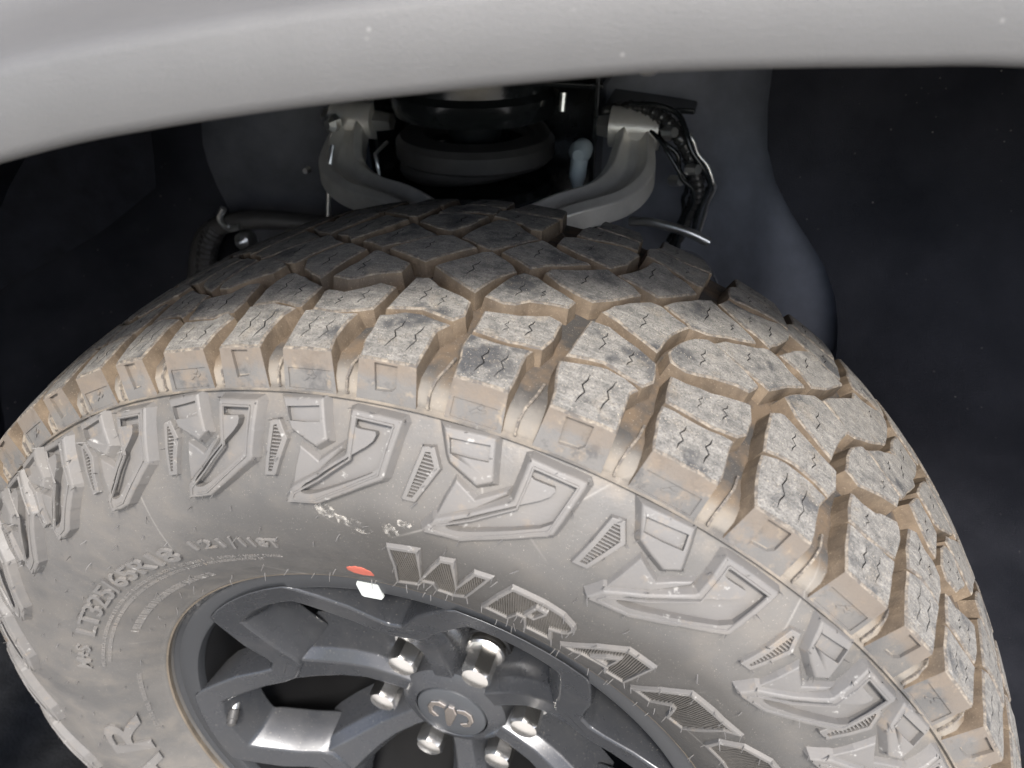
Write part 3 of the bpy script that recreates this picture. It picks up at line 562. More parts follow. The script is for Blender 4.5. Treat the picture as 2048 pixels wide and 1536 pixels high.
for tR in rib_th:
    if tR is None:continue
    t0=RAD(tR+1.25);g=Geo();pts=[(.4162,-.1000,-.6),(.4152,-.1100,-.45),(.4128,-.1180,-.15),(.4080,-.1230,.0),(.4020,-.1255,.0),(.4006,-.1260,-.05)]
    ring=[]
    for i,(r_,y_,o_) in enumerate(pts):
        a=pts[max(0,i-1)];c=pts[min(len(pts)-1,i+1)];tr,ty=c[0]-a[0],c[1]-a[1];k=math.hypot(tr,ty);nr,ny=-ty/k,tr/k
        if nr<0:nr,ny=-nr,-ny
        th=t0+RAD(o_*-1.2);hw=.00065/.41;hh=.0016
        ring.append([g.v(pol3(r_-nr*.001,th-hw*1.5,y_-ny*.001)),g.v(pol3(r_+nr*hh,th-hw,y_+ny*hh)),g.v(pol3(r_+nr*hh,th+hw,y_+ny*hh)),g.v(pol3(r_-nr*.001,th+hw*1.5,y_-ny*.001))])
    for p,q in zip(ring,ring[1:]):
        for e in range(3): g.f([p[e],p[e+1],q[e+1],q[e]],0)
    g.build('channel_rib',tyre,['edge'])

# ---- raised sidewall pattern
def smet(l):return [(RAD(t)*SWR,r) for t,r in l]
def hexpanel(loop,axis,pitch,frame=.0022,h=.0016,ribh=.0011,lw=.5,slant=0,mi=0):
    loop=ccw(loop);inn=offset(loop,-frame)
    g=prism(loop,mside,nside,top=h,cham=.0005,base=-.002,draft=.0014,holes=[inn],hd=h-.0002,mt=0,ms=0,mh=0,mf=mi,step=.012,jit=0)
    lo=min(p[axis] for p in inn);hi=max(p[axis] for p in inn);v=lo+pitch
    if slant: # shear so the ribs run obliquely
        sh=lambda p:(p[0]+slant*p[1],p[1]);un=lambda p:(p[0]-slant*p[1],p[1])
    else: sh=un=lambda p:p
    inn2=[sh(p) for p in inn];lo=min(p[axis] for p in inn2);hi=max(p[axis] for p in inn2);v=lo+pitch*.7
    while v<hi:
        for a,b in scan(inn2,axis,v):
            if b-a<.001:continue
            n=max(1,int((b-a)/.012));prev=None
            for i in range(n+1):
                t=a+(b-a)*i/n
                c=[]
                for dv,hh in ((-.5*lw*pitch,-.0006),(-.22*lw*pitch,ribh),(.22*lw*pitch,ribh),(.5*lw*pitch,-.0006)):
                    q=(t,v+dv) if axis==1 else (v+dv,t)
                    q=un(q);c.append(g.v(mside(q[0],q[1],hh)))
                if prev:
                    for e in range(3):
                        q=[prev[e],prev[e+1],c[e+1],c[e]];g.f(q,mi)
                prev=c
        v+=pitch
    return g
UNITS=[(13.3+0,14.2)]
units=[]
for a,b,d in spec: units.append((a,b))
USHIFT={6.3:13.28,20.5:28.79,35.9:42.9,-6.6:-.53,-17.8:-12.38,-28.4:-24.15,-39.6:-36.1}
for a,b in units:
    th0=USHIFT.get(a,a+(b-a)*.5); s=(b-a)/14.2
    if a==-39.6:s*=1.0
    s=max(.82,min(1.06,s))
    tr=lambda l:ccw(smet([(th0+(t-13.3)*s,r) for t,r in l]))
    m=(th0+180)%360-180; vis=-115<m<96
    if not vis: continue
    g=prism(chaikin(tr(HOOK),1,.06),mside,nside,top=.0064,cham=.0014,base=-.002,draft=.0036,holes=[chaikin(tr(HOOKH),1,.22)],hd=.0048,mt=0,ms=0,mh=0,step=.008,jit=.0001)
    # raised hairline on the hook rim
    inner=offset(tr(HOOK),-.0030)
    for i in range(len(inner)):
        p,q=Vector(inner[i]),Vector(inner[(i+1)%len(inner)]);dd=(q-p)
        if dd.length<.004:continue
        nn=Vector((-dd.y,dd.x)).normalized()*.00035;k=max(1,int(dd.length/.01));pv=None
        for e in range(k+1):
            c=p.lerp(q,e/k);cur=[g.v(mside(*(c-nn*2),.0062)),g.v(mside(*(c-nn),.0071)),g.v(mside(*(c+nn),.0071)),g.v(mside(*(c+nn*2),.0062))]
            if pv:
                for z in range(3): g.f([pv[z+1],pv[z],cur[z],cur[z+1]],0)
            pv=cur
    g.build('sidewall_hook',tyre,['raised'])
    g=prism(tr(BOX),mside,nside,top=.0058,cham=.0013,base=-.002,draft=.0034,holes=[tr(BOXH)],hd=.0030,mt=0,ms=0,mh=0,step=.008,jit=.0001)
    g.build('sidewall_shield',tyre,['raised'])
    prism(tr(TRI),mside,nside,top=.0036,cham=.0009,base=-.002,draft=.0026,mt=0,ms=0,mh=0,step=.008,jit=.0001).build('sidewall_wedge',tyre,['raised'])
    hexpanel(tr(HEX),1,.00175,.0024,.0030,.0022,.8).build('ribbed_sidewall_panel',tyre,['raised'])
    prism(tr(BAR),mside,nside,top=.0012,cham=.0005,base=-.001,draft=.0012,mt=0,ms=0,mh=0,step=.008,jit=0).build('sidewall_bar',tyre,['raised'])

# ---- raised letters
def letter(l,hole=None):
    loop=ccw(smet(l));g=hexpanel(loop,0,.00165,.0020,.0024,.0013,.75,slant=.25,mi=1)
    if hole:
        h=ccw(smet(hole));g.add(prism(h,mside,nside,top=.0029,cham=.0004,base=-.001,draft=.0010,holes=[offset(h,-.0018)],hd=.0026,mt=0,ms=0,mh=0,jit=0,step=.01))
    g.build('raised_letter',tyre,['raised','letterdark'])
letter(W);letter(R,RH);letter(A,AH);letter(N);letter(G)
def text_on(txt,th_a,th_b,r0,capr,h=.0012):
    cu=bpy.data.curves.new('t','FONT');cu.body=txt;cu.size=1;cu.extrude=.5;cu.resolution_u=3;cu.offset=.012
    to=bpy.data.objects.new('t',cu);col.objects.link(to)
    me=bpy.data.meshes.new_from_object(to.evaluated_get(bpy.context.evaluated_depsgraph_get()))
    bpy.data.objects.remove(to)
    xs=[v.co.x for v in me.vertices];yy=[v.co.y for v in me.vertices];x0,x1=min(xs),max(xs);y1=max(yy);y0=0
    for v in me.vertices:
        t=th_a+(th_b-th_a)*(v.co.x-x0)/(x1-x0);rr=r0+capr*(v.co.y-y0)/(y1-y0);hh=h if v.co.z>0 else -.001
        k=.0004 if v.co.z>0 else 0
        v.co=mside(RAD(t)*SWR,rr,hh)
    me.name='size_lettering'
    for p in me.polygons:p.use_smooth=False
    return link('size_lettering',me,tyre,['raised'])
for ch,a_,b_ in (('R',-99.6,-88.4),('A',-112.5,-101.0)):
    text_on(ch,a_,b_,.2715,.0345,.0022).name='raised_letter'
text_on('LT325/65R18',-63.2,-28.6,.2915,.0140,.0018)
text_on('121',-24.9,-19.6,.2975,.0085);text_on('/',-18.8,-17.6,.2955,.012);text_on('118T',-16.8,-11.2,.2975,.0085)
text_on('M+S',-73.8,-67.0,.2935,.011,.0016)
g=Geo()   # rows of lettering too small to read
def tiny(th,r_,w,hgt):
    h=.0006
    P=[(th-w/2,r_),(th+w/2,r_),(th+w/2,r_+hgt),(th-w/2,r_+hgt)]
    t=[g.v(mside(RAD(a)*SWR,b,h)) for a,b in P];bt=[g.v(mside(RAD(a)*SWR,b,-.0004)) for a,b in P]
    g.f(t,0)
    for i in range(4):
        j=(i+1)%4;g.f([bt[i],bt[j],t[j],t[i]],0)
for r_,a,b,hh in ((.2835,-73,-13,.0026),(.2790,-72,-16,.0026),(.2640,-60,-30,.0050),(.2600,-95,-75,.003)):
    t=a
    while t<b:
        w=random.uniform(.25,.5)
        if random.random()<.82:
            q=random.random()
            if q<.4: tiny(t,r_,w*.35,hh)
            elif q<.7: tiny(t,r_,w*.25,hh);tiny(t+.05,r_+hh*.7,w*.7,hh*.3)
            else: tiny(t,r_,w*.8,hh*.3);tiny(t-.1,r_+hh*.25,w*.3,hh*.75)
        t+=w*1.15
o=g.build('tiny_lettering',tyre,['raised']);o['kind']='stuff'
# ---- moulding whiskers
g=Geo()
def whisker(th,r_,ln,h0=0.):
    p,q=RAD(th)*SWR,r_;base=mside(p,q,h0-.0003);nn=nside(p,q);tg=Vector((math.cos(RAD(th)),0,-math.sin(RAD(th))));rd=pol3(1,RAD(th),0)
    d=(nn*1.0+tg*random.uniform(-.7,.5)+rd*random.uniform(-.5,.5)).normalized();bend=tg*random.uniform(-.4,.4)+rd*random.uniform(-.5,.1)
    u=d.cross(Vector((.3,.2,.9))).normalized();w=d.cross(u);prev=None
    for i in range(4):
        t=i/3;c=base+d*ln*t+bend*ln*.6*t*t;rad=.00042*(1-.55*t)
        cur=[g.v(c+(u*math.cos(k*2*PI/4)+w*math.sin(k*2*PI/4))*rad) for k in range(4)]
        if prev:
            for k in range(4): g.f([prev[k],prev[(k+1)%4],cur[(k+1)%4],cur[k]],0)
        prev=cur
    g.f(prev,0)
for a,b in units:
    th0=USHIFT.get(a,a+(b-a)*.5);s=max(.82,min(1.06,(b-a)/14.2));m=(th0+180)%360-180
    if not -110<m<90:continue
    for l,h in ((HOOK,.0045),(BOX,.0036),(HEX,.002)):
        for t,r_ in l:
            if random.random()<.72: whisker(th0+(t-13.3)*s+random.uniform(-.15,.15),r_+random.uniform(-.0006,.0006),random.uniform(.003,.0062),h*.8)
for r_,n_,a,b in ((.333,24,-95,70),(.318,20,-95,70),(.2585,20,-95,75),(.2495,14,-60,70),(.272,14,-95,80),(.307,16,-95,0)):
    for i in range(n_): whisker(a+(b-a)*(i+random.uniform(-.3,.3))/n_,r_+random.uniform(-.002,.002),random.uniform(.003,.006))
for l in (W,R,A,N,G):
    for t,r_ in l: whisker(t,r_,random.uniform(.003,.005),.0015)
o=g.build('moulding_whiskers',tyre,['whisk']);o['kind']='stuff'
# ---- marks on the sidewall
def patch(name,l,m,h=.0004,sub=3):
    loop=chaikin(ccw(smet(l)),2,.25);g=prism(loop,mside,nside,top=h,cham=.0002,base=-.0003,draft=.0002,mt=0,ms=0,mh=0,step=.004,jit=.0004);return g.build(name,tyre,[m])
patch('red_crayon_mark',RED,'red',.0003)
for s_ in (SPL1,SPL2,SPL3,SPL4): patch('dried_splash',s_,'splash',.0006)

# ------------------------------------------------------------------ rim
V,F=revolve([(.2400,-.098),(.2412,-.1035),(.2432,-.1085),(.2428,-.1098),(.2412,-.1102),(.2385,-.1088),(.2372,-.1080),(.2225,-.1078),(.2205,-.1068),(.2190,-.1030),(.2172,-.085),(.2150,-.050),(.2120,-.010),(.2120,.09),(.2350,.105)],240)
rim=mk('rim',V,F,wheel,['lip'],30)
rim['label']='charcoal rim barrel and lip with dried mud along its edge'
V,F=revolve([(.2182,-.100),(.2168,-.085),(.2146,-.050),(.2115,-.010),(.2115,.095)],180)
mk('inner_barrel',V,F,rim,['rimdark'],30)
V,F=revolve([(.2448,-.1150),(.2440,-.1168),(.2426,-.1160),(.2424,-.1112),(.2432,-.1090)],240)
mk('bead_dirt_line',V,F,rim,['bead'],40)
A0=-38.5
def yf(r):return -.1105+(.2275-r)*.33
OUTL=[(-12.6,.2275),(-8,.2283),(-4,.2285),(0,.2285),(4,.2285),(8,.2283),(12.6,.2275),(14.2,.2215),(17.5,.206),(21.5,.190),(25.5,.170),(28.2,.162)]
INNL=[(-9.6,.2045),(-6,.2065),(-3,.2072),(0,.2075),(3,.2072),(6,.2065),(9.6,.2045),(11.6,.195),(14.5,.180),(18.,.165),(21.5,.148),(25.0,.140)]
def period(L):
    # mirror the arm on the other side so one period is arc + arm down + arm up
    n=[p for p in L if p[0]<=13 and p[0]>=-13];arm=[p for p in L if p[0]>13] if L is OUTL else [p for p in L if p[0]>10]
    n=[p for p in L if p not in arm]
    return n,arm
def closed(L):
    arc,arm=period(L);pts=[]
    for k in range(6):
        c=A0+60*k
        pts+=[(c+a,r) for a,r in arc]+[(c+a,r) for a,r in arm]+[(c+60-a,r) for a,r in reversed(arm)]
    return pts
O=closed(OUTL);I=closed(INNL);assert len(O)==len(I)
V=[];F=[];n=len(O)
def rp(a,r,y):return pol3(r,RAD(a),y)
rings=[]
rings.append([rp(a,r,yf(r)) for a,r in O])
rings.append([rp(a,r,yf(r)) for a,r in I])
I2=[(r*math.cos(RAD(a)),r*math.sin(RAD(a))) for a,r in I]
def inset(d,dy):
    return [Vector((q[1],yf(r)+dy,q[0])) for q,(a,r) in zip(offset(I2,-d),I)]
rings.append(inset(.0020,.004))
rings.append(inset(.0085,.017))
rings.append(inset(.0125,.040))
rings.append([rp(a,min(.217,r+.002),yf(r)+.038) for a,r in O])
rings.append([rp(a,r+.0025 if r<.2150 else .2215,yf(r)+.007) for a,r in O])
for g_ in rings:V+=g_
for k in range(len(rings)):
    k2=(k+1)%len(rings)
    for i in range(n):
        j=(i+1)%n;F.append((k*n+i,k2*n+i,k2*n+j,k*n+j))
band=mk('spoke_frame',V,F,rim,['rim'],None,.0026,3)
band['label']='zigzag satin charcoal face running round the wheel'
for k in range(6):
    a0=A0+30+60*k;V=[];F=[]
    # loft from the V tip of the frame down to the hub: (r, half width, ridge half width, y top, depth)
    secs=[(.150,.0225,.0165,-.0835,.045),(.141,.0240,.0170,-.0800,.045),(.124,.0225,.0135,-.0705,.045),(.104,.0195,.0105,-.0605,.044),(.084,.0170,.0090,-.0530,.042),(.058,.015,.0085,-.0480,.042),(.040,.014,.009,-.0460,.042)]
    for r_,hw,rw,yt,dp in secs:
        for sx,yy in ((-hw-.006,yt+dp),(-hw,yt+.010),(-rw,yt),(rw,yt),(hw,yt+.010),(hw+.006,yt+dp)):
            u=Vector((math.cos(RAD(a0)),0,-math.sin(RAD(a0))));V.append(rp(a0,r_,yy)+u*sx)
    m=6
    for i in range(len(secs)-1):
        for e in range(m-1): F.append((i*m+e,i*m+e+1,(i+1)*m+e+1,(i+1)*m+e))
    F.append(tuple(range(m)));F.append(tuple(reversed(range((len(secs)-1)*m,len(secs)*m))))
    mk('spoke',V,F,rim,['rim'],None,.0018,2)
# hub
V,F=revolve([(.0345,-.0500),(.0352,-.0508),(.0385,-.0500),(.044,-.0480),(.0500,-.0440),(.0520,-.030),(.054,-.008),(.100,-.004),(.104,.02)],96)
mk('hub',V,F,rim,['rim'],35)
hubg=[]
V,F=revolve([(0.0002,-.0530),(.020,-.0530),(.0300,-.0524),(.0328,-.0512),(.0336,-.0495),(.0336,-.040)],72)
cap=mk('centre_cap',V,F,wheel,['cap'],40);cap['label']='round dark centre cap with a horned head emblem'
emb=[[(-.002,.0105),(.002,.0105),(.0045,.004),(.0035,-.004),(.0015,-.0125),(-.0015,-.0125),(-.0035,-.004),(-.0045,.004)],
 [(.004,.0105),(.0095,.0125),(.0150,.0095),(.0172,.0025),(.0155,-.0045),(.0115,-.0075),(.0080,-.0055),(.0105,-.0030),(.0128,-.0015),(.0135,.0030),(.0115,.0068),(.0078,.0075),(.0048,.0060)]]
emb.append([(-a,b) for a,b in emb[1]])
mp_,nm_=mflat(-.0530)
for l in emb:
    ca,sa=math.cos(RAD(-8)),math.sin(RAD(-8))
    l=[(1.3*(a*ca-b*sa),1.3*(a*sa+b*ca)) for a,b in l]
    prism(ccw(l),mp_,nm_,top=.0020,cham=.0009,base=-.001,draft=.0004,mt=0,ms=0,mh=0,jit=0,step=.005).build('emblem',cap,['emblem'])
# lug nuts
def lug(k):
    a=A0+60*k;c=pol3(.0699,RAD(a),0);V=[];F=[];ph=RAD(a)+.2
    def ring(rad,y,hexa,n=24):
        s=len(V)
        for i in range(n):
            t=2*PI*i/n+ph
            q=rad
            if hexa:
                w=(t-ph)%(PI/3)-PI/6;q=rad*math.cos(PI/6)/math.cos(w)
            V.append((c.x+q*math.cos(t),y,c.z+q*math.sin(t)))
        return s
    rr=[ring(.0150,-.008,0),ring(.0182,-.0235,0),ring(.0182,-.0268,0),ring(.0168,-.0284,0),ring(.0142,-.0290,1),ring(.0142,-.0500,1),ring(.0137,-.0522,1),ring(.0118,-.0538,0),ring(.0060,-.0550,0),ring(.0008,-.0553,0)]
    for p,q in zip(rr,rr[1:]):
        for i in range(24):
            j=(i+1)%24;F.append((p+i,p+j,q+j,q+i))
    F.append(tuple(rr[-1]+i for i in range(24)))
    o=mk('lug_nut',V,F,wheel,['chrome'],28)
    return o
for k in range(6):lug(k)
# nut pockets: dark rounded wells around each nut
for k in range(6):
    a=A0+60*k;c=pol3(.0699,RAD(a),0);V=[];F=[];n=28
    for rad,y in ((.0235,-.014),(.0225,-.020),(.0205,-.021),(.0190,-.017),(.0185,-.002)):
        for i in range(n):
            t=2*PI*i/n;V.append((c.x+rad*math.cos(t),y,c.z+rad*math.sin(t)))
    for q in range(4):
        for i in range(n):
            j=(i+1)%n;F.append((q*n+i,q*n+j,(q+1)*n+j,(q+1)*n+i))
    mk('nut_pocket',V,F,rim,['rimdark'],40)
# sticker
mp2,nm2=mflat(-.1084)
prism(ccw([(a,b) for a,b in STICK]),mp2,nm2,top=.0005,cham=.0002,base=-.0012,draft=.0,mt=0,ms=0,mh=0,jit=0,step=.02).build('white_sticker',rim,['white'])
# tube helper
def tube(path,rad,n=10,caps=True):
    V=[];F=[];P=[Vector(p) for p in path];up=None
    for i,p in enumerate(P):
        d=(P[min(i+1,len(P)-1)]-P[max(i-1,0)]).normalized()
        if up is None:
            up=d.cross(Vector((.31,.2,.93)));up.normalize()
        up=(up-d*up.dot(d)).normalized();w=d.cross(up);rr=rad[i] if isinstance(rad,(list,tuple)) else rad
        for k in range(n):
            t=2*PI*k/n;V.append(p+(up*math.cos(t)+w*math.sin(t))*rr)
    for i in range(len(P)-1):
        for k in range(n):
            j=(k+1)%n;F.append((i*n+k,i*n+j,(i+1)*n+j,(i+1)*n+k))
    if caps:
        F.append(tuple(reversed(range(n))));F.append(tuple(range((len(P)-1)*n,len(P)*n)))
    return V,F
def spl(pts,k=8):
    P=[Vector(p) for p in pts];P=[2*P[0]-P[1]]+P+[2*P[-1]-P[-2]];o=[]
    for i in range(1,len(P)-2):
        a,b,c,d=P[i-1:i+3]
        for s in range(k):
            t=s/k;o.append(.5*((2*b)+(c-a)*t+(2*a-5*b+4*c-d)*t*t+(3*b-a-3*c+d)*t**3))
    o.append(P[-2]);return o
v0,v1,v2=[Vector(v) for v in VALVE]
dv=(v2-v1).normalized();base=v1-dv*.03
V,F=tube([base,v1,v1+dv*.0005],[.0042,.0042,.003],12);vs_=mk('valve_stem',V,F,wheel,['steel'],40)
L_=(v2-v1).length
V,F=tube([v1,v1+dv*.001,v1+dv*L_*.55,v1+dv*L_*.6,v1+dv*L_*.85,v2],[.004,.0052,.0052,.0046,.0046,.002],14);mk('valve_cap',V,F,vs_,['rubberdark'],30)
# brake disc behind the spokes
V,F=revolve([(.07,.010),(.088,.012),(.092,.045),(.175,.047),(.178,.075)],96)
mk('brake_disc',V,F,wheel,['rust'],30)

# ------------------------------------------------------------------ TRUCK BODY (frame turned 15 deg against the steered wheel)
BT=Vector((math.cos(RAD(15)),math.sin(RAD(15)),0));BN=Vector((math.sin(RAD(15)),-math.cos(RAD(15)),0))
def bw(x,d,z):return BT*x+BN*d+Vector((0,0,z))
truck=empty('truck_body','grey pickup front fender with plastic wheel arch flare and dark wheel well','truck',loc=(0,0,0))
LIP=[(-.66,-.20),(-.645,-.05),(-.61,.12),(-.555,.27),(-.47,.385),(-.37,.455),(-.26,.500),(-.20,.519),(-.144,.533),(-.114,.540),(-.085,.545),(-.055,.5495),(-.024,.5535),(.023,.5585),(.083,.564),(.125,.566),(.175,.567),(.216,.567),(.29,.562),(.38,.545),(.47,.505),(.55,.43),(.61,.32),(.65,.18),(.68,.0),(.69,-.2)]
LP=[(p.x,p.y) for p in spl([(a,b,0) for a,b in LIP],4)]
def norm2(i):
    a=LP[max(0,i-1)];b=LP[min(len(LP)-1,i+1)];dx,dz=b[0]-a[0],b[1]-a[1];k=math.hypot(dx,dz);return (-dz/k,dx/k)
def strip(sec,name,m,parent,sm=50,clampz=None):
    V=[];F=[];n=len(sec)
    for i,(x,z) in enumerate(LP):
        nx,nz=norm2(i)
        for s,d in sec: V.append(bw(x+nx*s,d,z+nz*s))
    for i in range(len(LP)-1):
        for e in range(n-1): F.append((i*n+e,i*n+e+1,(i+1)*n+e+1,(i+1)*n+e))
    return mk(name,V,F,parent,[m],sm)
flare=strip([(.016,.128),(.003,.130),(.0,.134),(-.001,.140),(-.0012,.1600),(-.0005,.1635),(.0010,.1655),(.004,.1664),(.014,.1660),(.025,.1648),(.0285,.1630),(.0315,.1585),(.0345,.150),(.040,.134),(.050,.116),(.074,.110),(.080,.106)],'fender_flare','flare',truck,60)
flare['label']='grained grey plastic wheel arch flare'
# painted fender above the flare, then the bonnet edge
V=[];F=[];cols=[]
for i,(x,z) in enumerate(LP):
    nx,nz=norm2(i);a=bw(x+nx*.076,.109,z+nz*.076)
    x2=x*1.25;z2=max(z+nz*.076+.02,.90)
    cols.append([a,bw(x+(x2-x)*.5,.12,(z+nz*.076+z2)/2),bw(x2,.10,z2),bw(x2,.02,z2+.05),bw(x2,-.5,z2+.09),bw(x2,-1.0,z2+.1)])
for c in cols:V+=c
n=6
for i in range(len(cols)-1):
    for e in range(n-1):F.append((i*n+e,i*n+e+1,(i+1)*n+e+1,(i+1)*n+e))
mk('fender_panel',V,F,truck,['body'],40)
# arch liner: sheet following the arch, running inboard, with shallow pressed steps
V=[];F=[]
secs=[(.012,.132),(.022,.10),(.026,.05),(.030,.0),(.026,-.02),(.026,-.12),(.020,-.14),(.018,-.26),(.012,-.32)]
o=strip(secs,'arch_liner','liner',truck,40)
# inboard walls of the wheel well: plates either side of the suspension opening
def plate(name,pts,m,th=.004,parent=truck,bev=.002):
    P=[Vector(p) for p in pts];nrm=(P[1]-P[0]).cross(P[2]-P[0]).normalized();n=len(P)
    V=P+[p-nrm*th for p in P];F=[tuple(range(n)),tuple(reversed(range(n,2*n)))]+[(i,i+n,(i+1)%n+n,(i+1)%n) for i in range(n)]
    return mk(name,V,F,parent,[m],None,bev,2)
def sheet(name,rows,m,k=6,parent=truck,sm=60):
    R_=[spl(r_,k) for r_ in rows];n=len(R_[0]);V=[];F=[]
    cols_=[spl([r_[i] for r_ in R_],k) for i in range(n)]
    h=len(cols_[0])
    for c in cols_:V+=c
    for i in range(n-1):
        for j in range(h-1):F.append((i*h+j,i*h+j+1,(i+1)*h+j+1,(i+1)*h+j))
    return mk(name,V,F,parent,[m],sm)
# rear (right) side: grey inner wall, then a rolled fabric panel and the black splash shield
sheet('inner_wall',[[(.02,.46,.62),(.02,.46,.45),(.02,.47,.20),(.02,.48,-.1)],[(.12,.43,.62),(.12,.43,.45),(.135,.43,.25),(.15,.44,-.1)],[(.165,.40,.62),(.175,.39,.45),(.195,.385,.25),(.21,.38,-.1)],[(.21,.365,.62),(.222,.35,.44),(.235,.345,.25),(.25,.34,-.1)],[(.27,.385,.62),(.280,.345,.42),(.29,.318,.25),(.30,.305,-.1)],[(.33,.40,.62),(.335,.36,.42),(.34,.325,.25),(.345,.31,-.1)]],'wall_grey',5)
sheet('splash_shield',[[(.19,.352,.64),(.20,.345,.42),(.285,.29,.30),(.305,.27,.15),(.315,.26,-.15)],[(.30,.33,.62),(.31,.33,.45),(.33,.30,.33),(.345,.275,.15),(.35,.27,-.15)],[(.42,.24,.60),(.43,.25,.45),(.44,.24,.33),(.45,.23,.15),(.46,.22,-.15)],[(.58,.12,.56),(.60,.12,.42),(.62,.12,.3),(.64,.12,.12),(.65,.12,-.15)]],'fabric',5)
# front (left) side
sheet('front_liner',[[(-.30,.44,.62),(-.31,.43,.40),(-.33,.42,.25),(-.34,.42,-.15)],[(-.40,.40,.60),(-.42,.40,.40),(-.44,.39,.25),(-.45,.39,-.15)],[(-.52,.32,.56),(-.56,.33,.38),(-.58,.33,.22),(-.59,.33,-.15)],[(-.60,.10,.50),(-.66,.12,.34),(-.70,.12,.20),(-.72,.12,-.15)],[(-.60,-.1,.45),(-.68,-.06,.30),(-.72,-.04,.15),(-.74,-.04,-.15)]],'fabric',5)
sheet('front_liner_flap',[[(-.40,.22,.47),(-.42,.23,.40),(-.43,.23,.36)],[(-.48,.20,.46),(-.51,.21,.36),(-.52,.21,.30)],[(-.58,.14,.42),(-.62,.15,.31),(-.63,.15,.24)],[(-.64,.05,.36),(-.69,.06,.24),(-.70,.06,.17)]],'liner',5)
sheet('front_inner_panel',[[(-.27,.44,.50),(-.275,.43,.38),(-.28,.43,.24)],[(-.34,.40,.50),(-.345,.385,.38),(-.35,.39,.24)],[(-.42,.39,.48),(-.43,.375,.37),(-.44,.385,.23)],[(-.52,.40,.46),(-.53,.39,.36),(-.54,.40,.22)]],'wall_in',5)
# dark backing wall of the chassis
plate('chassis_wall',[(-.75,.62,.75),(.55,.62,.75),(.55,.62,-.43),(-.75,.62,-.43)],'fabric',.02)
plate('well_roof',[(-.75,.62,.70),(-.75,-.02,.62),(.60,.28,.66),(.60,.62,.70)],'fabric',.02)
for x,z in ((.505,.27),(.525,.262)):
    V,F=tube([bw(x-.03,-.07,z),bw(x-.03,-.062,z)],[.0018,.0014],10);mk('liner_rivet',V,F,truck,['wall_in'],40)
V,F=tube([bw(.098,.118,.5635),bw(.098,.118,.5575),bw(.098,.118,.5555)],[.006,.0055,.0025],14);mk('flare_clip',V,F,truck,['steel'],40)

# ------------------------------------------------------------------ SUSPENSION
arm=empty('upper_control_arm','cast aluminium upper control arm, two curved legs behind the tyre top','control arm',loc=(-.1,.3,.36))
def legsec(pts,side):
    """channel-section leg: swept C profile"""
    P=spl(pts,7);V=[];F=[];m=8
    for i,p in enumerate(P):
        d=(P[min(i+1,len(P)-1)]-P[max(i-1,0)]).normalized();up=Vector((0,0,1));w=d.cross(up).normalized();up=w.cross(d).normalized()
        t=i/(len(P)-1);hw=.017+.010*math.sin(PI*min(1,t*1.1));
        prof=[(-hw,-.012),(-hw,.008),(-hw*.62,.014),(-hw*.22,.003),(hw*.22,.003),(hw*.62,.014),(hw,.008),(hw,-.012)]
        for a,b in prof:V.append(p+w*a+up*b)
    for i in range(len(P)-1):
        for e in range(m):
            j=(e+1)%m;F.append((i*m+e,i*m+j,(i+1)*m+j,(i+1)*m+e))
    F.append(tuple(range(m)));F.append(tuple(reversed(range((len(P)-1)*m,len(P)*m))))
    o=mk('arm_leg',V,F,None,['arm'],None,.002,2);return o
def par(o,p):
    o.parent=p;o.matrix_parent_inverse=Matrix.Translation(-p.location);return o
par(legsec([(-.262,.385,.408),(-.262,.355,.385),(-.252,.325,.366),(-.212,.292,.358),(-.150,.258,.360),(-.095,.222,.352),(-.06,.19,.345)],-1),arm)
par(legsec([(.066,.385,.420),(.070,.355,.400),(.070,.325,.384),(.055,.290,.374),(.020,.250,.370),(-.02,.215,.358),(-.06,.19,.345)],1),arm)
for x,z in ((-.262,.408),(.066,.420)):
    V,F=tube([(x-.026,.388,z),(x+.026,.388,z)],.021,20);par(mk('bushing',V,F,None,['arm'],40),arm)
    V,F=tube([(x-.040,.388,z),(x-.030,.388,z),(x+.030,.388,z),(x+.046,.388,z)],[.011,.013,.013,.010],6);par(mk('bushing_bolt',V,F,None,['steel'],30),arm)
V,F=tube([(-.06,.185,.35),(-.06,.185,.30)],[.024,.02],16);par(mk('ball_joint',V,F,None,['arm'],40),arm)
coil=empty('coil_spring','thick black coil spring under its upper mount behind the tyre','spring',loc=(-.1,.40,.30))
cx_,cy_=-.118,.40
H=[]
for i in range(0,96):
    t=i/95;a=t*2*PI*3.1+.6;H.append((cx_+.076*math.cos(a),cy_+.076*math.sin(a),.22+t*.180))
V,F=tube(H,.0135,10);par(mk('coil',V,F,None,['rubberdark'],60),coil)
def lathe_z(prof,cx,cy,n=40):
    V=[];F=[]
    for r_,z in prof:
        for i in range(n):
            t=2*PI*i/n;V.append((cx+r_*math.cos(t),cy+r_*math.sin(t),z))
    for k in range(len(prof)-1):
        for i in range(n):
            j=(i+1)%n;F.append((k*n+i,k*n+j,(k+1)*n+j,(k+1)*n+i))
    return V,F
V,F=lathe_z([(.0,.424),(.090,.424),(.094,.434),(.094,.446),(.086,.452),(.082,.50),(.07,.56)],cx_,cy_);par(mk('upper_mount',V,F,None,['gloss'],40),coil)
V,F=lathe_z([(.086,.372),(.092,.378),(.092,.394),(.086,.400),(.06,.402)],cx_,cy_);par(mk('spring_isolator',V,F,None,['rubberdark'],40),coil)
V,F=lathe_z([(.03,.43),(.03,.2)],cx_,cy_);par(mk('damper_tube',V,F,None,['gloss'],40),coil)
V,F=lathe_z([(.04,.330),(.088,.334),(.092,.342),(.088,.350),(.05,.352)],cx_,cy_);par(mk('lower_seat',V,F,None,['gloss'],40),coil)
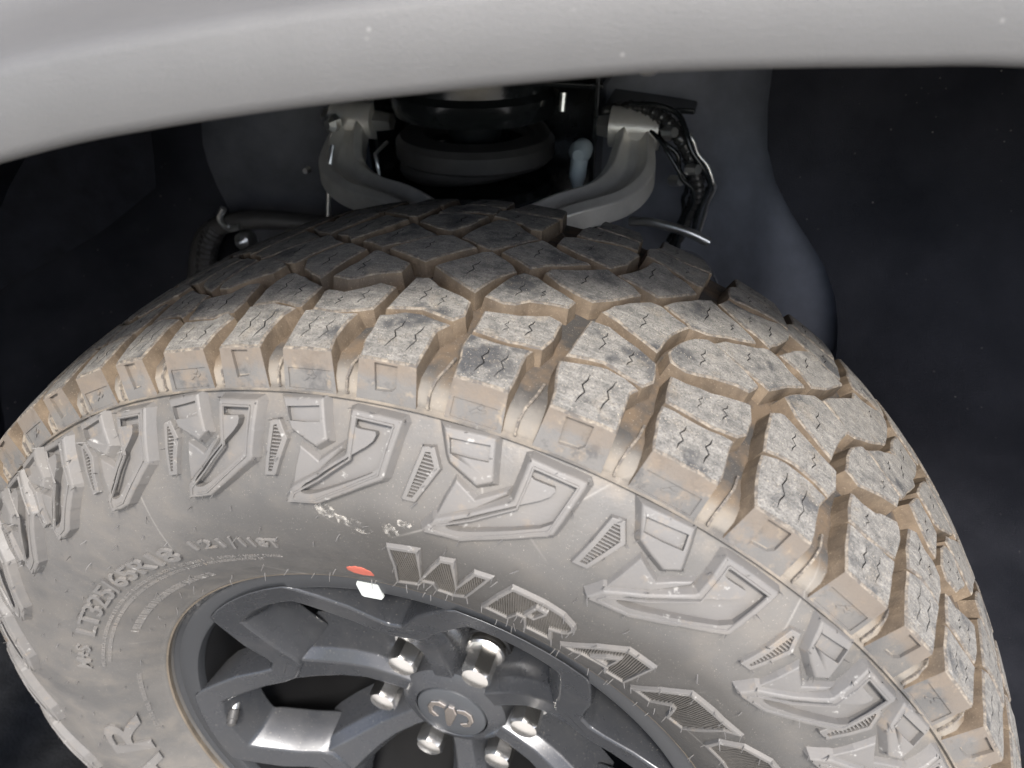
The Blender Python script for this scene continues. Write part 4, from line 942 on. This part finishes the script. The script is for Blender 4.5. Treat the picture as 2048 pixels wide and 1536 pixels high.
V,F=tube([(cx_-.088,cy_-.05,.395),(cx_-.092,cy_-.075,.388),(cx_-.087,cy_-.08,.368),(cx_-.095,cy_-.08,.355)],.002,8);par(mk('spring_clip',V,F,None,['steel'],40),coil)
tower=empty('shock_tower','gloss black steel shock tower bracket around the coil spring','bracket',loc=(-.1,.45,.40))
par(plate('tower_face',[(-.30,.475,.60),(.16,.475,.60),(.15,.475,.30),(-.29,.475,.28)],'gloss',.006,None),tower)
par(plate('tower_side',[(.020,.47,.60),(.026,.385,.47),(.026,.385,.34),(.020,.47,.30)],'gloss',.006,None),tower)
par(plate('tower_side',[(-.235,.47,.60),(-.235,.385,.47),(-.235,.385,.34),(-.235,.47,.30)],'gloss',.006,None),tower)
par(plate('tower_flange',[(-.20,.385,.462),(.03,.385,.462),(.03,.47,.468),(-.20,.47,.468)],'gloss',.006,None),tower)
par(plate('tower_flange',[(.03,.40,.44),(.125,.40,.44),(.125,.47,.446),(.03,.47,.446)],'gloss',.006,None),tower)
for x,z in ((-.012,.440),(-.205,.440)):
    V,F=tube([(x,.382,z+.012),(x,.378,z-.006)],[.0038,.0032],8);par(mk('tower_stud',V,F,None,['steel'],40),tower)
sensor=empty('brake_line_fitting','small pale zinc fitting on the black tower beside the right arm leg','fitting',loc=(.02,.33,.38))
V,F=tube([(.016,.36,.402),(.016,.345,.402),(.016,.335,.401)],[.011,.012,.006],16);par(mk('fitting_head',V,F,None,['pale'],40),sensor)
V,F=tube([(.016,.345,.395),(.015,.342,.378),(.015,.342,.366)],[.009,.009,.005],12);par(mk('fitting_body',V,F,None,['pale'],40),sensor)
loom=empty('wiring_loom','shiny black braided wiring loom arching over the right control arm leg','cable',loc=(.1,.38,.42))
path=spl([(.03,.40,.432),(.07,.385,.441),(.10,.37,.432),(.122,.36,.410),(.133,.362,.388),(.139,.375,.365),(.135,.395,.335),(.12,.41,.28)],10)
rad=[.0068+.0010*math.sin(i*2.2) for i in range(len(path))]
V,F=tube(path,rad,12);par(mk('loom_sleeve',V,F,None,['loom'],30),loom)
for i in range(4,len(path)-24,3):
    p,q=path[i],path[i+1];V,F=tube([p,p+(q-p)*.28],.0086,12);par(mk('loom_wrap',V,F,None,['loom'],50),loom)
for off,rd_,m_ in (((.010,-.006,.004),.0030,'gloss'),((-.010,.004,-.010),.0026,'gloss'),((.016,.006,-.006),.0022,'steel'),((-.004,-.010,-.016),.0022,'gloss')):
    pp=[Vector(p)+Vector(off)+Vector((random.uniform(-.004,.004),random.uniform(-.004,.004),random.uniform(-.004,.004))) for p in path[6::6]]
    V,F=tube(spl(pp,6),rd_,8);par(mk('loom_wire',V,F,None,[m_],50),loom)
for pt in ((.10,.358,.425),(.128,.352,.392),(.112,.365,.375)):
    V,F=tube([pt,(pt[0]+.010,pt[1]-.010,pt[2]+.003)],[.006,.005],8);par(mk('loom_clip',V,F,None,['steel'],30),loom)
for nm,lab,pts,rd,m in (('brake_hose','thin steel brake line standing behind the left tyre shoulder',[(-.258,.32,.395),(-.260,.312,.376),(-.264,.306,.34),(-.268,.300,.30)],.0032,'steel'),
  ('axle_link','black steering link with pale end behind the left tread',[(-.52,.34,.16),(-.47,.32,.25),(-.43,.31,.285),(-.38,.31,.30),(-.32,.32,.30),(-.2,.34,.29)],.012,'rubberdark'),
  ('heat_shield_rod','bright bare metal rod low behind the right tread',[(.075,.34,.335),(.10,.335,.338),(.135,.33,.334),(.16,.33,.325)],.0048,'steel'),
  ('cable_tie','loose thin grey cable end behind the right tread',[(.10,.32,.312),(.14,.315,.318),(.165,.31,.305),(.185,.30,.27)],.0013,'wall_in')):
    V,F=tube(spl(pts,6),rd,10);tag(mk(nm,V,F,None,[m],50),lab,'rod' if 'rod' in nm else ('hose' if 'hose' in nm else ('cable' if 'cable' in nm else 'link')))
bolt=empty('link_bolt','pale domed bolt head beside the steering link at left','bolt',loc=(-.385,.3,.27))
V,F=tube([(-.385,.31,.276),(-.386,.295,.276),(-.387,.288,.276)],[.012,.011,.004],12);par(mk('bolt_head',V,F,None,['steel'],30),bolt)
V,F=tube(spl([(-.405,.30,.315),(-.412,.298,.302),(-.400,.296,.292),(-.385,.296,.296)],6),.004,8);par(mk('bolt_clip',V,F,None,['steel'],40),bolt)
hose=empty('ribbed_hose','dark ribbed hose hanging at the left of the wheel well','hose',loc=(-.45,.3,.25))
path=spl([(-.425,.31,.29),(-.445,.305,.26),(-.455,.30,.22),(-.457,.30,.17),(-.45,.30,.1)],10)
V,F=tube(path,[.011+.0022*(i%2) for i in range(len(path))],12);par(mk('hose_body',V,F,None,['rubberdark'],20),hose)
bolt2=empty('tower_bolt','small bright bolt at the left edge of the shock tower','bolt',loc=(-.27,.33,.40))
V,F=tube([(-.275,.36,.41),(-.276,.35,.41),(-.277,.345,.41)],[.010,.010,.005],8);par(mk('bolt_head',V,F,None,['steel'],30),bolt2)
V,F=tube([(-.30,.33,.362),(-.30,.322,.362)],[.004,.003],8);par(mk('bolt_washer',V,F,None,['steel'],30),bolt2)

# ------------------------------------------------------------------ GROUND
def gsheet(name,m,d0,d1,z):
    o=mk(name,[bw(-60,d0,z),bw(60,d0,z),bw(60,d1,z),bw(-60,d1,z)],[(0,3,2,1)],None,[m]);o['kind']='structure';return o
gsheet('asphalt','ground',-60,.28,-.432)
gsheet('added_bounce_apron','bounce_concrete',.28,60,-.432)  # unseen pale ground, added so the chrome nuts and well catch reflected light
